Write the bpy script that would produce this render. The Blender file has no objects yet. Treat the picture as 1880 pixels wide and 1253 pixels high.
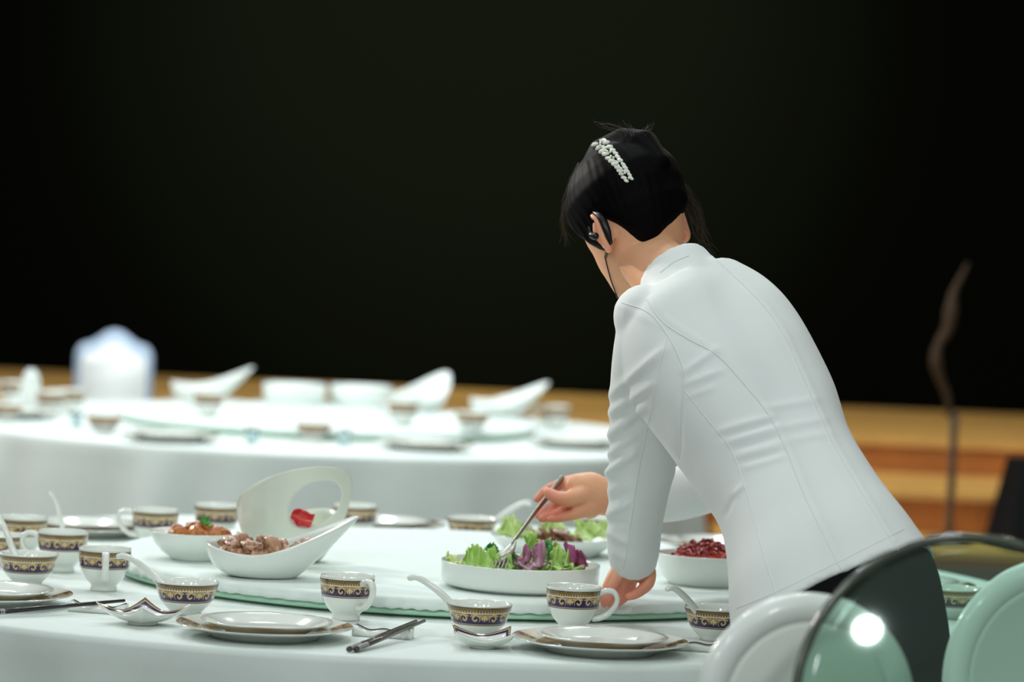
import bpy, bmesh, math, random
import numpy as np
from mathutils import Vector, Matrix, noise
from mathutils.bvhtree import BVHTree
from math import pi, sin, cos, radians, sqrt, exp

rnd = random.Random(7)
sc = bpy.context.scene
COL = sc.collection

# ------------------------------------------------------------------ camera
FPX = 6400.0
PITCH, ROLL = radians(2.17), radians(2.58)
CAM = Vector((0, 0, 1.424))
FW = Vector((0, cos(PITCH), -sin(PITCH)))
UP0 = Vector((0, sin(PITCH), cos(PITCH)))
RT0 = Vector((1, 0, 0))
RT = RT0 * cos(ROLL) + UP0 * sin(ROLL)
UP = UP0 * cos(ROLL) - RT0 * sin(ROLL)
cam = bpy.data.cameras.new('camera')
cam.sensor_width = 36.0
cam.lens = FPX * 36.0 / 1880.0
cam.clip_end = 100
cam.dof.use_dof = True
cam.dof.focus_distance = 5.52
cam.dof.aperture_fstop = 3.1
cam_ob = bpy.data.objects.new('camera', cam)
COL.objects.link(cam_ob)
cam_ob.matrix_world = Matrix(((RT.x, UP.x, -FW.x, CAM.x), (RT.y, UP.y, -FW.y, CAM.y), (RT.z, UP.z, -FW.z, CAM.z), (0, 0, 0, 1)))
sc.camera = cam_ob

# ------------------------------------------------------------------ world, lights, exposure
world = bpy.data.worlds.new('hall_ambient')
sc.world = world
world.use_nodes = True
bg = world.node_tree.nodes['Background']
bg.inputs[0].default_value = (0.86, 1.0, 0.97, 1)
bg.inputs[1].default_value = 0.40
sc.view_settings.view_transform = 'Standard'
sc.view_settings.look = 'None'
sc.view_settings.gamma = 1.0
sc.view_settings.use_curve_mapping = False
sc.view_settings.exposure = -0.58

def area(name, loc, target, size, watt, color):
    l = bpy.data.lights.new(name, 'AREA')
    l.shape = 'DISK'
    l.size = size
    l.energy = watt
    l.color = color
    o = bpy.data.objects.new(name, l)
    COL.objects.link(o)
    o.location = loc
    o.rotation_euler = (Vector(target) - Vector(loc)).to_track_quat('-Z', 'Y').to_euler()
    return o

COOL = (0.93, 1.0, 0.98)
for ix, x in enumerate((-2.6, 0.0, 2.6)):
    for iy, y in enumerate((2.6, 5.2, 7.8)):
        area('ceiling_downlight', (x, y, 4.3), (x, y, 0), 0.5, 9, COOL)
for x in (-2.0, -0.6, 0.8):                       # the row above the far table
    area('ceiling_downlight', (x, 10.3, 4.3), (x, 10.3, 0), 0.5, 88, (0.86, 0.95, 1.0))
for x in (-4.3, -1.9, 1.9):                       # downlights behind the photographer, tilted to the tables
    area('ceiling_downlight', (x, -0.6, 4.3), (x * .3 + .3, 6.2, 0.9), 0.5, 84, COOL)
area('stage_spotlight', (-4.2, 9.8, 3.4), (0.1, 5.7, 1.4), 0.6, 170, (1.0, 0.97, 0.92))
for x in (-1.6, 0.2):                             # added fill lamps, tilted to brighten the far table's hanging cloth
    area('ceiling_downlight', (x, 6.4, 4.3), (x * .6 - .3, 9.6, 0.4), 0.5, 48, COOL)
fs = bpy.data.lights.new('face_fill_spot', 'SPOT')  # added narrow spot, aimed to brighten the face alone
fs.energy = 650
fs.spot_size = radians(8)
fs.spot_blend = 0.7
fs.shadow_soft_size = 0.12
fs.color = (1.0, 0.95, 0.88)
fso = bpy.data.objects.new('face_fill_spot', fs)
COL.objects.link(fso)
fso.location = (-2.9, 7.6, 2.9)
fso.rotation_euler = (Vector((0.17, 5.73, 1.40)) - Vector((-2.9, 7.6, 2.9))).to_track_quat('-Z', 'Y').to_euler()
sp = bpy.data.lights.new('added_wall_fill', 'SPOT')  # added spot, lifts the middle of the black wall above its sides
sp.energy = 8200
sp.spot_size = radians(34)
sp.spot_blend = 1.0
sp.shadow_soft_size = 0.15
sp.color = (0.9, 1.0, 0.72)
spo = bpy.data.objects.new('added_wall_fill', sp)
COL.objects.link(spo)
spo.location = (-0.2, 8.0, 4.3)
spo.rotation_euler = (Vector((-0.2, 14.0, 2.3)) - Vector((-0.2, 8.0, 4.3))).to_track_quat('-Z', 'Y').to_euler()
area('stage_spotlight', (2.2, 11.0, 4.2), (2.0, 11.4, 0.3), 0.4, 45, (1.0, 0.86, 0.62))

# ------------------------------------------------------------------ helpers
def ray(px, py):
    X, Y = px - 940.0, 626.5 - py
    return FW + RT * (X / FPX) + UP * (Y / FPX)

def P(px, py, d):
    """point seen at pixel (px,py) standing at distance y = d"""
    r = ray(px, py)
    return CAM + r * (d / r.y)

def T(px, py, z):
    """point of the horizontal plane z seen at pixel"""
    r = ray(px, py)
    return CAM + r * ((z - CAM.z) / r.z)

def fix_x(px, d, z):
    """x of the point at distance d and height z that is seen in column px"""
    x = (px - 940) / FPX * d
    for _ in range(4):
        x += (px - proj(Vector((x, d, z)))[0]) / FPX * d
    return x

def proj(v):
    w = v - CAM
    k = FPX / w.dot(FW)
    return 940 + w.dot(RT) * k, 626.5 - w.dot(UP) * k

def smooth01(t):
    t = max(0.0, min(1.0, t))
    return t * t * (3 - 2 * t)

def interp(x, xs, ys):
    return float(np.interp(x, xs, ys))

def cspline(pts, n):
    """Catmull-Rom through tuples, n samples"""
    pts = [np.array(p, float) for p in pts]
    pp = [2 * pts[0] - pts[1]] + pts + [2 * pts[-1] - pts[-2]]
    out = []
    m = len(pts) - 1
    for k in range(n):
        t = k / (n - 1) * m
        i = min(int(t), m - 1)
        u = t - i
        a, b, c, d = pp[i], pp[i + 1], pp[i + 2], pp[i + 3]
        out.append(0.5 * (2 * b + (c - a) * u + (2 * a - 5 * b + 4 * c - d) * u * u + (3 * b - a - 3 * c + d) * u ** 3))
    return out

def new_mesh(name, verts, faces, smooth=True):
    me = bpy.data.meshes.new(name)
    me.from_pydata([tuple(v) for v in verts], [], faces)
    me.validate()
    bm = bmesh.new()
    bm.from_mesh(me)
    bmesh.ops.recalc_face_normals(bm, faces=bm.faces)
    bm.to_mesh(me)
    bm.free()
    if smooth:
        me.polygons.foreach_set('use_smooth', [True] * len(me.polygons))
    return me

def ob(name, me, mat=None, parent=None, loc=None):
    o = bpy.data.objects.new(name, me)
    COL.objects.link(o)
    if mat is not None:
        me.materials.clear()
        me.materials.append(mat)
    if parent is not None:
        o.parent = parent
    if loc is not None:
        o.location = loc
    return o

def thing(name, label, cat, loc=(0, 0, 0), rz=0.0, group=None):
    o = bpy.data.objects.new(name, None)
    o.empty_display_size = 0.05
    COL.objects.link(o)
    o.location = loc
    o.rotation_euler = (0, 0, rz)
    return tag(o, label, cat, group)

def tag(o, label, cat, group=None, kind=None):
    o['label'] = label
    o['category'] = cat
    if group:
        o['group'] = group
    if kind:
        o['kind'] = kind
    return o

def dup(root, loc, rz, label, group=None, scale=None):
    r = root.copy()
    COL.objects.link(r)
    r.location = loc
    r.rotation_euler = (root.rotation_euler[0], root.rotation_euler[1], rz)
    if scale:
        r.scale = (scale,) * 3
    r['label'] = label
    if group:
        r['group'] = group
    for ch in list(root.children):
        c = ch.copy()
        COL.objects.link(c)
        c.parent = r
        for g in list(ch.children):
            d = g.copy()
            COL.objects.link(d)
            d.parent = c
    return r

def lathe(prof, n=48, name='lathe', a0=0, a1=2 * pi, closed=True, radial=None):
    V, F = [], []
    m = len(prof)
    cnt = n if closed else n + 1
    for i in range(cnt):
        a = a0 + (a1 - a0) * i / n
        for (r, z) in prof:
            k = radial(a, r, z) if radial else 1.0
            V.append((r * k * cos(a), r * k * sin(a), z))
    for i in range(n):
        j = (i + 1) % cnt
        for k in range(m - 1):
            F.append((i * m + k, j * m + k, j * m + k + 1, i * m + k + 1))
    me = new_mesh(name, V, F)
    bm = bmesh.new()
    bm.from_mesh(me)
    bmesh.ops.remove_doubles(bm, verts=bm.verts, dist=1e-6)
    bmesh.ops.dissolve_degenerate(bm, edges=bm.edges, dist=1e-7)
    bmesh.ops.recalc_face_normals(bm, faces=bm.faces)
    bm.to_mesh(me)
    bm.free()
    me.polygons.foreach_set('use_smooth', [True] * len(me.polygons))
    return me

class MB:
    """collects closed shapes for one mesh"""
    def __init__(self):
        self.V, self.F = [], []
    def add(self, V, F):
        b = len(self.V)
        self.V += [Vector(v) for v in V]
        self.F += [tuple(i + b for i in f) for f in F]
    def rings(self, rings, cap=True):
        n = len(rings[0])
        V = [v for r in rings for v in r]
        F = []
        for i in range(len(rings) - 1):
            for k in range(n):
                l = (k + 1) % n
                F.append((i * n + k, i * n + l, (i + 1) * n + l, (i + 1) * n + k))
        if cap:
            F.append(tuple(range(n - 1, -1, -1)))
            F.append(tuple((len(rings) - 1) * n + k for k in range(n)))
        self.add(V, F)
    def tube(self, pts, rad, n=12, flat=1.0, flat_dir=None, round_ends=True):
        pts = [Vector(p) for p in pts]
        m = len(pts)
        if not hasattr(rad, '__len__'):
            rad = [rad] * m
        rad = list(rad)
        if round_ends:
            t0 = (pts[0] - pts[1]).normalized()
            t1 = (pts[-1] - pts[-2]).normalized()
            r0, r1 = rad[0], rad[-1]
            head = [(pts[0] + t0 * r0 * s, r0 * sqrt(max(0, 1 - s * s))) for s in (0.97, 0.8, 0.45)]
            tail = [(pts[-1] + t1 * r1 * s, r1 * sqrt(max(0, 1 - s * s))) for s in (0.45, 0.8, 0.97)]
            pts = [h[0] for h in head] + pts + [t[0] for t in tail]
            rad = [h[1] for h in head] + rad + [t[1] for t in tail]
            m = len(pts)
        rings = []
        u = None
        for i in range(m):
            t = (pts[min(i + 1, m - 1)] - pts[max(i - 1, 0)])
            if t.length < 1e-9:
                t = Vector((0, 0, 1))
            t.normalize()
            if flat_dir is not None:
                u = Vector(flat_dir)
                u = (u - t * u.dot(t)).normalized()
            elif u is None:
                u = t.orthogonal().normalized()
            else:
                u = (u - t * u.dot(t)).normalized()
            w = t.cross(u)
            rings.append([pts[i] + (u * cos(2 * pi * k / n) * flat + w * sin(2 * pi * k / n)) * rad[i] for k in range(n)])
        self.rings(rings)
    def box(self, x0, x1, y0, y1, z0, z1):
        V = [(x, y, z) for z in (z0, z1) for (x, y) in ((x0, y0), (x1, y0), (x1, y1), (x0, y1))]
        F = [(0, 3, 2, 1), (4, 5, 6, 7), (0, 1, 5, 4), (1, 2, 6, 5), (2, 3, 7, 6), (3, 0, 4, 7)]
        self.add(V, F)
    def ball(self, c, r, sx=(1, 1, 1), n=16, m=10, mat=None):
        V, F = [], []
        c = Vector(c)
        V.append(Vector((0, 0, 1)))
        for i in range(1, m):
            a = pi * i / m
            for k in range(n):
                b = 2 * pi * k / n
                V.append(Vector((sin(a) * cos(b), sin(a) * sin(b), cos(a))))
        V.append(Vector((0, 0, -1)))
        for k in range(n):
            F.append((0, 1 + k, 1 + (k + 1) % n))
        for i in range(m - 2):
            for k in range(n):
                a, b = 1 + i * n + k, 1 + i * n + (k + 1) % n
                F.append((a, a + n, b + n, b))
        L = len(V) - 1
        for k in range(n):
            F.append((L, L - n + (k + 1) % n, L - n + k))
        R = []
        for v in V:
            w = Vector((v.x * sx[0] * r, v.y * sx[1] * r, v.z * sx[2] * r))
            if mat is not None:
                w = mat @ w
            R.append(c + w)
        self.add(R, F)
    def mesh(self, name, smooth=True):
        return new_mesh(name, self.V, self.F, smooth)

def remeshed(me, voxel, it=4, fac=0.5):
    o = bpy.data.objects.new('tmp', me)
    COL.objects.link(o)
    m = o.modifiers.new('r', 'REMESH')
    m.mode = 'VOXEL'
    m.voxel_size = voxel
    m.use_smooth_shade = True
    if it:
        s = o.modifiers.new('s', 'SMOOTH')
        s.factor = fac
        s.iterations = it
    dg = bpy.context.evaluated_depsgraph_get()
    out = bpy.data.meshes.new_from_object(o.evaluated_get(dg))
    bpy.data.objects.remove(o)
    out.polygons.foreach_set('use_smooth', [True] * len(out.polygons))
    return out

def set_colors(me, cols):
    a = me.color_attributes.new('tint', 'FLOAT_COLOR', 'POINT')
    arr = np.ones((len(me.vertices), 4), np.float32)
    arr[:, :3] = cols
    a.data.foreach_set('color', arr.ravel())

# ------------------------------------------------------------------ materials
def mat(name, color, rough=0.5, metal=0.0, coat=0.0, trans=0.0, ior=1.45, spec=0.5, sheen=0.0, sss=0.0, vary=0.0, scale=40.0, bump=0.0, attr=False, bscale=None):
    m = bpy.data.materials.new(name)
    m.use_nodes = True
    nt = m.node_tree
    b = nt.nodes['Principled BSDF']
    b.inputs['Base Color'].default_value = (*color, 1)
    b.inputs['Roughness'].default_value = rough
    b.inputs['Metallic'].default_value = metal
    b.inputs['Coat Weight'].default_value = coat
    b.inputs['Coat Roughness'].default_value = 0.05
    b.inputs['Transmission Weight'].default_value = trans
    b.inputs['IOR'].default_value = ior
    b.inputs['Specular IOR Level'].default_value = spec
    b.inputs['Sheen Weight'].default_value = sheen
    if sss:
        b.inputs['Subsurface Weight'].default_value = sss
        b.inputs['Subsurface Radius'].default_value = (0.012, 0.004, 0.002)
        b.inputs['Subsurface Scale'].default_value = 0.6
    src = None
    if attr:
        at = nt.nodes.new('ShaderNodeAttribute')
        at.attribute_name = 'tint'
        src = at.outputs['Color']
        nt.links.new(src, b.inputs['Base Color'])
    if vary or bump:
        tc = nt.nodes.new('ShaderNodeTexCoord')
        nz = nt.nodes.new('ShaderNodeTexNoise')
        nz.inputs['Scale'].default_value = scale
        nz.inputs['Detail'].default_value = 5
        nt.links.new(tc.outputs['Object'], nz.inputs['Vector'])
        if vary:
            mx = nt.nodes.new('ShaderNodeMixRGB')
            mx.blend_type = 'MULTIPLY'
            mx.inputs[0].default_value = 1.0
            rp = nt.nodes.new('ShaderNodeMapRange')
            rp.inputs[1].default_value = 0.3
            rp.inputs[2].default_value = 0.7
            rp.inputs[3].default_value = 1.0 - vary
            rp.inputs[4].default_value = 1.0
            nt.links.new(nz.outputs['Fac'], rp.inputs[0])
            mx.inputs[1].default_value = (*color, 1)
            if src:
                nt.links.new(src, mx.inputs[1])
            nt.links.new(rp.outputs[0], mx.inputs[2])
            nt.links.new(mx.outputs[0], b.inputs['Base Color'])
        if bump:
            n2 = nz
            if bscale:
                n2 = nt.nodes.new('ShaderNodeTexNoise')
                n2.inputs['Scale'].default_value = bscale
                nt.links.new(tc.outputs['Object'], n2.inputs['Vector'])
            bp = nt.nodes.new('ShaderNodeBump')
            bp.inputs['Strength'].default_value = bump
            bp.inputs['Distance'].default_value = 0.002
            nt.links.new(n2.outputs['Fac'], bp.inputs['Height'])
            nt.links.new(bp.outputs[0], b.inputs['Normal'])
    return m

M_porc = mat('porcelain', (0.80, 0.82, 0.77), 0.12, coat=0.6)
M_cream = mat('cream_porcelain', (0.78, 0.82, 0.72), 0.25, coat=0.3)
M_white = mat('white_ceramic', (0.80, 0.84, 0.80), 0.22, coat=0.3)
M_pat = mat('printed_border', (1, 1, 1), 0.15, coat=0.5, attr=True)
M_gold = mat('gilt_well', (0.42, 0.30, 0.13), 0.2, coat=0.4)
M_cloth = mat('tablecloth', (0.74, 0.80, 0.77), 0.85, vary=0.03, scale=30, bump=0.15, bscale=900, sheen=0.1)
M_lace = mat('turntable_cover', (0.74, 0.81, 0.78), 0.8, bump=0.25, bscale=260)
M_green = mat('green_glass', (0.44, 0.70, 0.52), 0.3, coat=0.2)
M_jacket = mat('jacket_cloth', (0.80, 0.82, 0.82), 0.75, sheen=0.15, bump=0.05, bscale=1500)
M_seam = mat('jacket_stitching', (0.77, 0.785, 0.785), 0.8)
M_trouser = mat('black_cloth', (0.004, 0.0045, 0.005), 0.9, spec=0.15)
M_skin = mat('skin', (0.8, 0.5, 0.38), 0.45, sss=0.12, attr=True, vary=0.06, scale=60)
M_hair = mat('black_hair', (0.0022, 0.0018, 0.0022), 0.55, spec=0.05)
M_wisp = mat('brown_hair_wisp', (0.035, 0.016, 0.010), 0.5)
M_eye = mat('eye_white', (0.7, 0.7, 0.68), 0.2)
M_black = mat('black_plastic', (0.006, 0.006, 0.007), 0.35)
M_crystal = mat('crystal', (0.95, 0.96, 0.86), 0.08, coat=1.0, spec=1.0)
M_silver = mat('brushed_steel', (0.36, 0.35, 0.30), 0.38, metal=1.0)
M_stick = mat('dark_chopstick', (0.012, 0.011, 0.012), 0.28, coat=0.3)
M_stickb = mat('brown_chopstick', (0.055, 0.045, 0.038), 0.28, coat=0.4)
M_stickp = mat('chopstick_silver_print', (1, 1, 1), 0.3, attr=True)
M_leaf = mat('salad_leaf', (1, 1, 1), 0.4, attr=True, sss=0.05, spec=0.4)
M_food = mat('cooked_food', (1, 1, 1), 0.35, attr=True, coat=0.25, vary=0.25, scale=120, bump=0.4)
M_chair = mat('white_lacquer', (0.90, 0.92, 0.90), 0.3, coat=0.3)
M_chairp = mat('pale_chair_panel', (0.78, 0.80, 0.75), 0.45)
M_wall = mat('black_screen', (0.0019, 0.0022, 0.0014), 0.8, spec=0.0)
M_stage = mat('stage_riser_wood', (0.40, 0.125, 0.018), 0.55, vary=0.25, scale=6)
M_tread = mat('stage_top_wood', (0.60, 0.32, 0.085), 0.45, vary=0.2, scale=6)
M_floor = mat('dark_carpet', (0.035, 0.018, 0.010), 0.95, vary=0.5, scale=8)
M_pole = mat('dull_metal_pole', (0.075, 0.055, 0.035), 0.6)
M_twist = mat('tan_flame_ornament', (0.045, 0.026, 0.013), 0.6, spec=0.2)

def ghost_mat():
    m = bpy.data.materials.new('clear_green_acrylic')
    m.use_nodes = True
    nt = m.node_tree
    nt.nodes.remove(nt.nodes['Principled BSDF'])
    out = nt.nodes['Material Output']
    tr = nt.nodes.new('ShaderNodeBsdfTransparent')
    tr.inputs[0].default_value = (0.75, 0.90, 0.83, 1)
    gl = nt.nodes.new('ShaderNodeBsdfGlossy')
    gl.inputs['Roughness'].default_value = 0.06
    df = nt.nodes.new('ShaderNodeBsdfDiffuse')
    df.inputs[0].default_value = (0.40, 0.50, 0.42, 1)
    fr = nt.nodes.new('ShaderNodeFresnel')
    fr.inputs[0].default_value = 1.45
    m0 = nt.nodes.new('ShaderNodeMixShader')
    m0.inputs[0].default_value = 0.03
    nt.links.new(tr.outputs[0], m0.inputs[1])
    nt.links.new(df.outputs[0], m0.inputs[2])
    mx = nt.nodes.new('ShaderNodeMixShader')
    nt.links.new(fr.outputs[0], mx.inputs[0])
    nt.links.new(m0.outputs[0], mx.inputs[1])
    nt.links.new(gl.outputs[0], mx.inputs[2])
    nt.links.new(mx.outputs[0], out.inputs[0])
    return m
M_ghost = ghost_mat()
M_ghostrim = mat('grey_acrylic_edge', (0.14, 0.16, 0.13), 0.15, trans=0.45, coat=0.4)
M_chairblue = mat('blue_white_lacquer', (0.42, 0.52, 0.66), 0.3)

# ------------------------------------------------------------------ setting
def structure(name, me, m):
    o = ob(name, me, m)
    o['kind'] = 'structure'
    return o

def boxmesh(name, *b):
    q = MB()
    q.box(*b)
    return q.mesh(name, False)

structure('floor', boxmesh('floor', -8, 8, -1, 15, -0.1, 0), M_floor)
structure('wall_back', boxmesh('wall_back', -8, 8, 14.02, 14.3, 0, 7), M_wall)
M_side = mat('dark_wall_panels', (0.22, 0.17, 0.12), 0.7, vary=0.2, scale=3)
structure('wall_left', boxmesh('wall_left', -8.2, -8.0, -1, 14.3, 0, 7), M_side)
structure('wall_right', boxmesh('wall_right', 8.0, 8.2, -1, 14.3, 0, 7), M_side)
# the stage: wide steps of wood
def stage_step(name, x0, x1, y0, y1, z1):
    q = MB()
    q.box(x0, x1, y0, y1, 0.0, z1 - 0.022)
    r = structure(name, q.mesh(name, False), M_stage)
    q = MB()
    q.box(x0, x1, y0 - 0.012, y1, z1 - 0.022, z1)
    ob('tread', q.mesh('tread', False), M_tread, r)
    return r
stage_step('trim_1', -7.9, 7.9, 12.0, 14.0, 0.69)
stage_step('trim_2', 0.66, 3.6, 11.15, 11.995, 0.575)
stage_step('trim_3', 0.66, 3.6, 10.60, 11.135, 0.445)
q = MB()
q.box(0.66, 3.6, 9.9, 10.585, 0.0, 0.40)
structure('trim_4', q.mesh('trim_4', False), M_floor)

TABLE_Z = 0.75
FT = Vector((-0.14, 6.30, 0))          # front table centre
BT = Vector((-0.566, 10.36, 0))        # far table centre
TT = Vector((-0.08, 6.27, 0))          # turntable centres
BTT = Vector((-0.54, 10.38, 0))
TOP = 0.785                            # turntable surface

def cloth_mesh(R, ph, nf):
    n, V, F = 240, [], []
    rings = [(0.0, 0), (0.5 * R, 0), (0.8 * R, 0), (0.95 * R, 0), (R - 0.012, 0)]
    prof = [(R - 0.012, TABLE_Z), (R - 0.004, TABLE_Z - 0.003), (R, TABLE_Z - 0.012), (R + 0.002, TABLE_Z - 0.04)]
    for k in range(1, 15):
        prof.append((R + 0.002 + 0.05 * (k / 14) ** 0.8, TABLE_Z - 0.04 - 0.685 * k / 14))
    cols = [(r, TABLE_Z) for r, _ in rings[:-1]] + prof
    m = len(cols)
    for i in range(n):
        a = 2 * pi * i / n
        w = 0.55 * sin(nf * a + ph + 1.3 * sin(3 * a)) + 0.3 * sin(nf * 1.7 // 1 * a + 2 * ph) + 0.35 * sin((nf // 2) * a + 1.1)
        for (r, z) in cols:
            dep = max(0.0, (TABLE_Z - 0.02 - z) / 0.7)
            V.append(((r + 0.050 * w * dep ** 0.7 + 0.012 * dep) * cos(a), (r + 0.050 * w * dep ** 0.7 + 0.012 * dep) * sin(a), z))
    for i in range(n):
        j = (i + 1) % n
        for k in range(m - 1):
            F.append((i * m + k, j * m + k, j * m + k + 1, i * m + k + 1))
    me = new_mesh('tablecloth', V, F)
    bm = bmesh.new(); bm.from_mesh(me)
    bmesh.ops.remove_doubles(bm, verts=bm.verts, dist=1e-6)
    bmesh.ops.recalc_face_normals(bm, faces=bm.faces)
    bm.to_mesh(me); bm.free()
    me.polygons.foreach_set('use_smooth', [True] * len(me.polygons))
    return me

def table(C, R, ph, nf, where, TC, tR):
    t = thing('round_table', 'round banquet table under the white cloth, ' + where, 'table', (C.x, C.y, 0))
    ob('tabletop', lathe([(0, TABLE_Z - 0.03), (R - 0.03, TABLE_Z - 0.03), (R - 0.025, TABLE_Z - 0.016), (R - 0.03, TABLE_Z - 0.003), (0, TABLE_Z - 0.003)], 64), M_stickb, t)
    ob('pedestal', lathe([(0, 0), (0.35, 0), (0.34, 0.03), (0.06, 0.05), (0.05, 0.7), (0.12, TABLE_Z - 0.03), (0, TABLE_Z - 0.03)], 32), M_stickb, t)
    c = ob('tablecloth', cloth_mesh(R, ph, nf), M_cloth, None, (C.x, C.y, 0))
    tag(c, 'white tablecloth hanging in soft folds, ' + where, 'tablecloth')
    z = TABLE_Z + 0.001
    s = thing('lazy_susan', 'green glass turntable under a white cover, ' + where, 'turntable', (TC.x, TC.y, z))
    ob('swivel_base', lathe([(0, 0), (0.2, 0), (0.2, 0.0033), (0, 0.0033)], 48), M_silver, s)
    ob('glass_disc', lathe([(0, 0.0041), (tR - 0.008, 0.0041), (tR - 0.004, 0.0085), (tR - 0.008, 0.0135), (0, 0.0135)], 128), M_green, s)
    zt = TOP
    wob = lambda a: 0.5 + 0.5 * sin(150 * a + 2.5 * sin(11 * a)) * (0.6 + 0.4 * sin(7 * a))
    n, V, F = 720, [], []
    for i in range(n):
        a = 2 * pi * i / n
        e = 0.0020 * sin(75 * a + 2 * sin(9 * a))
        zb = z + 0.0136 + 0.0026 * wob(a)
        for (r, zz) in ((0.0, zt), (tR * 0.6, zt), (tR - 0.02, zt), (tR - 0.006 + e * .3, zt - 0.0015), (tR - 0.001 + e * .6, zt - 0.006), (tR + e, zt - 0.013), (tR + 0.002 + e * 1.3, zb), (tR - 0.004 + e, zb), (tR - 0.012, z + 0.0145), (0, z + 0.0145)):
            V.append((r * cos(a), r * sin(a), zz))
    m = 10
    for i in range(n):
        j = (i + 1) % n
        for k in range(m - 1):
            F.append((i * m + k, j * m + k, j * m + k + 1, i * m + k + 1))
    me = new_mesh('turntable_cover', V, F)
    bm = bmesh.new(); bm.from_mesh(me)
    bmesh.ops.remove_doubles(bm, verts=bm.verts, dist=1e-6)
    bmesh.ops.recalc_face_normals(bm, faces=bm.faces)
    bm.to_mesh(me); bm.free()
    me.polygons.foreach_set('use_smooth', [True] * len(me.polygons))
    o = ob('turntable_cover', me, M_lace, None, (TC.x, TC.y, 0))
    tag(o, 'thick white turntable cover with a scalloped edge, ' + where, 'turntable cover')

table(FT, 1.15, 0.3, 22, 'on the near table', TT, 0.62)
table(BT, 1.12, 1.7, 20, 'on the far blurred table', BTT, 0.62)

# ------------------------------------------------------------------ printed pattern
NAVY = np.array((0.022, 0.008, 0.070)); GOLD = np.array((0.23, 0.135, 0.035)); CREAM = np.array((0.64, 0.45, 0.19))
BROWN = np.array((0.055, 0.030, 0.014)); LINE = np.array((0.72, 0.62, 0.48)); RUST = np.array((0.16, 0.06, 0.035))

def band_pattern(S, Tt, ncell, W=0.047, H=0.031):
    S = np.asarray(S); Tt = np.asarray(Tt)
    c = np.tile(NAVY, (len(S), 1))
    s = np.mod(S * ncell, 1.0) - 0.5
    x, y = s * W, Tt * H
    # scrolls
    yc = 0.37 * H
    for sg in (-1, 1):
        dx, dy = (x - sg * 0.0140) * sg, y - yc
        r, th = np.hypot(dx, dy), np.arctan2(dy, -dx)
        ph = np.mod(th / (2 * pi) + r / 0.0062, 1.0)
        c[(ph < 0.42) & (r < 0.0072) & (r > 0.0008)] = CREAM
        arc = (np.abs(y - (yc + 0.0058 + 0.0012 * np.cos(dx / 0.0035))) < 0.0013) & (np.abs(dx) < 0.0085)
        c[arc] = CREAM * 0.9
    # palmette
    ox, oy = 0.0, 0.50 * H
    for k, L in ((-2, .0062), (-1, .0072), (0, .0078), (1, .0072), (2, .0062)):
        an = -pi / 2 + k * 0.62
        ux, uy = cos(an), sin(an)
        a = (x - ox) * ux + (y - oy) * uy - L * .55
        b = -(x - ox) * uy + (y - oy) * ux
        c[(a / (L * .55)) ** 2 + (b / 0.0014) ** 2 < 1] = CREAM
    for sg in (-1, 1):
        a, b = x - sg * 0.0048, y - 0.56 * H
        c[(a / 0.0042) ** 2 + (b / 0.0011) ** 2 < 1] = CREAM * .9
    c[(np.abs(x) < 0.0012) & (y > 0.42 * H) & (y < 0.62 * H)] = CREAM * 1.1
    # borders
    c[Tt > 0.645] = LINE
    top = Tt > 0.69
    c[top] = GOLD
    tt = (Tt - 0.72) / 0.22
    f = np.abs(np.mod(S * ncell * 11, 1.0) - 0.5) * 2
    tri = top & (tt > 0) & (tt < 1) & (f < 1 - tt)
    c[tri] = BROWN * 1.6
    tri2 = top & (tt > 0) & (tt < 0.8) & (f < 0.62 - tt)
    c[tri2] = CREAM
    c[Tt > 0.955] = BROWN
    c[Tt < 0.09] = LINE * 0.75
    c[Tt < 0.045] = RUST
    return c

def band_mesh(name, prof, ncell, nu=400, nv=30, inset=0.0003):
    """prof: list of (r,z) from bottom to top along the outer wall"""
    V, F, S, Tt = [], [], [], []
    zs = [p[1] for p in prof]; rs = [p[0] for p in prof]
    for i in range(nu):
        a = 2 * pi * i / nu
        for k in range(nv):
            t = k / (nv - 1)
            z = zs[0] + (zs[-1] - zs[0]) * t
            r = interp(z, zs, rs) + inset
            V.append((r * cos(a), r * sin(a), z)); S.append(i / nu); Tt.append(t)
    for i in range(nu):
        j = (i + 1) % nu
        for k in range(nv - 1):
            F.append((i * nv + k, j * nv + k, j * nv + k + 1, i * nv + k + 1))
    me = new_mesh(name, V, F)
    set_colors(me, band_pattern(np.array(S), np.array(Tt), ncell))
    return me

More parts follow.
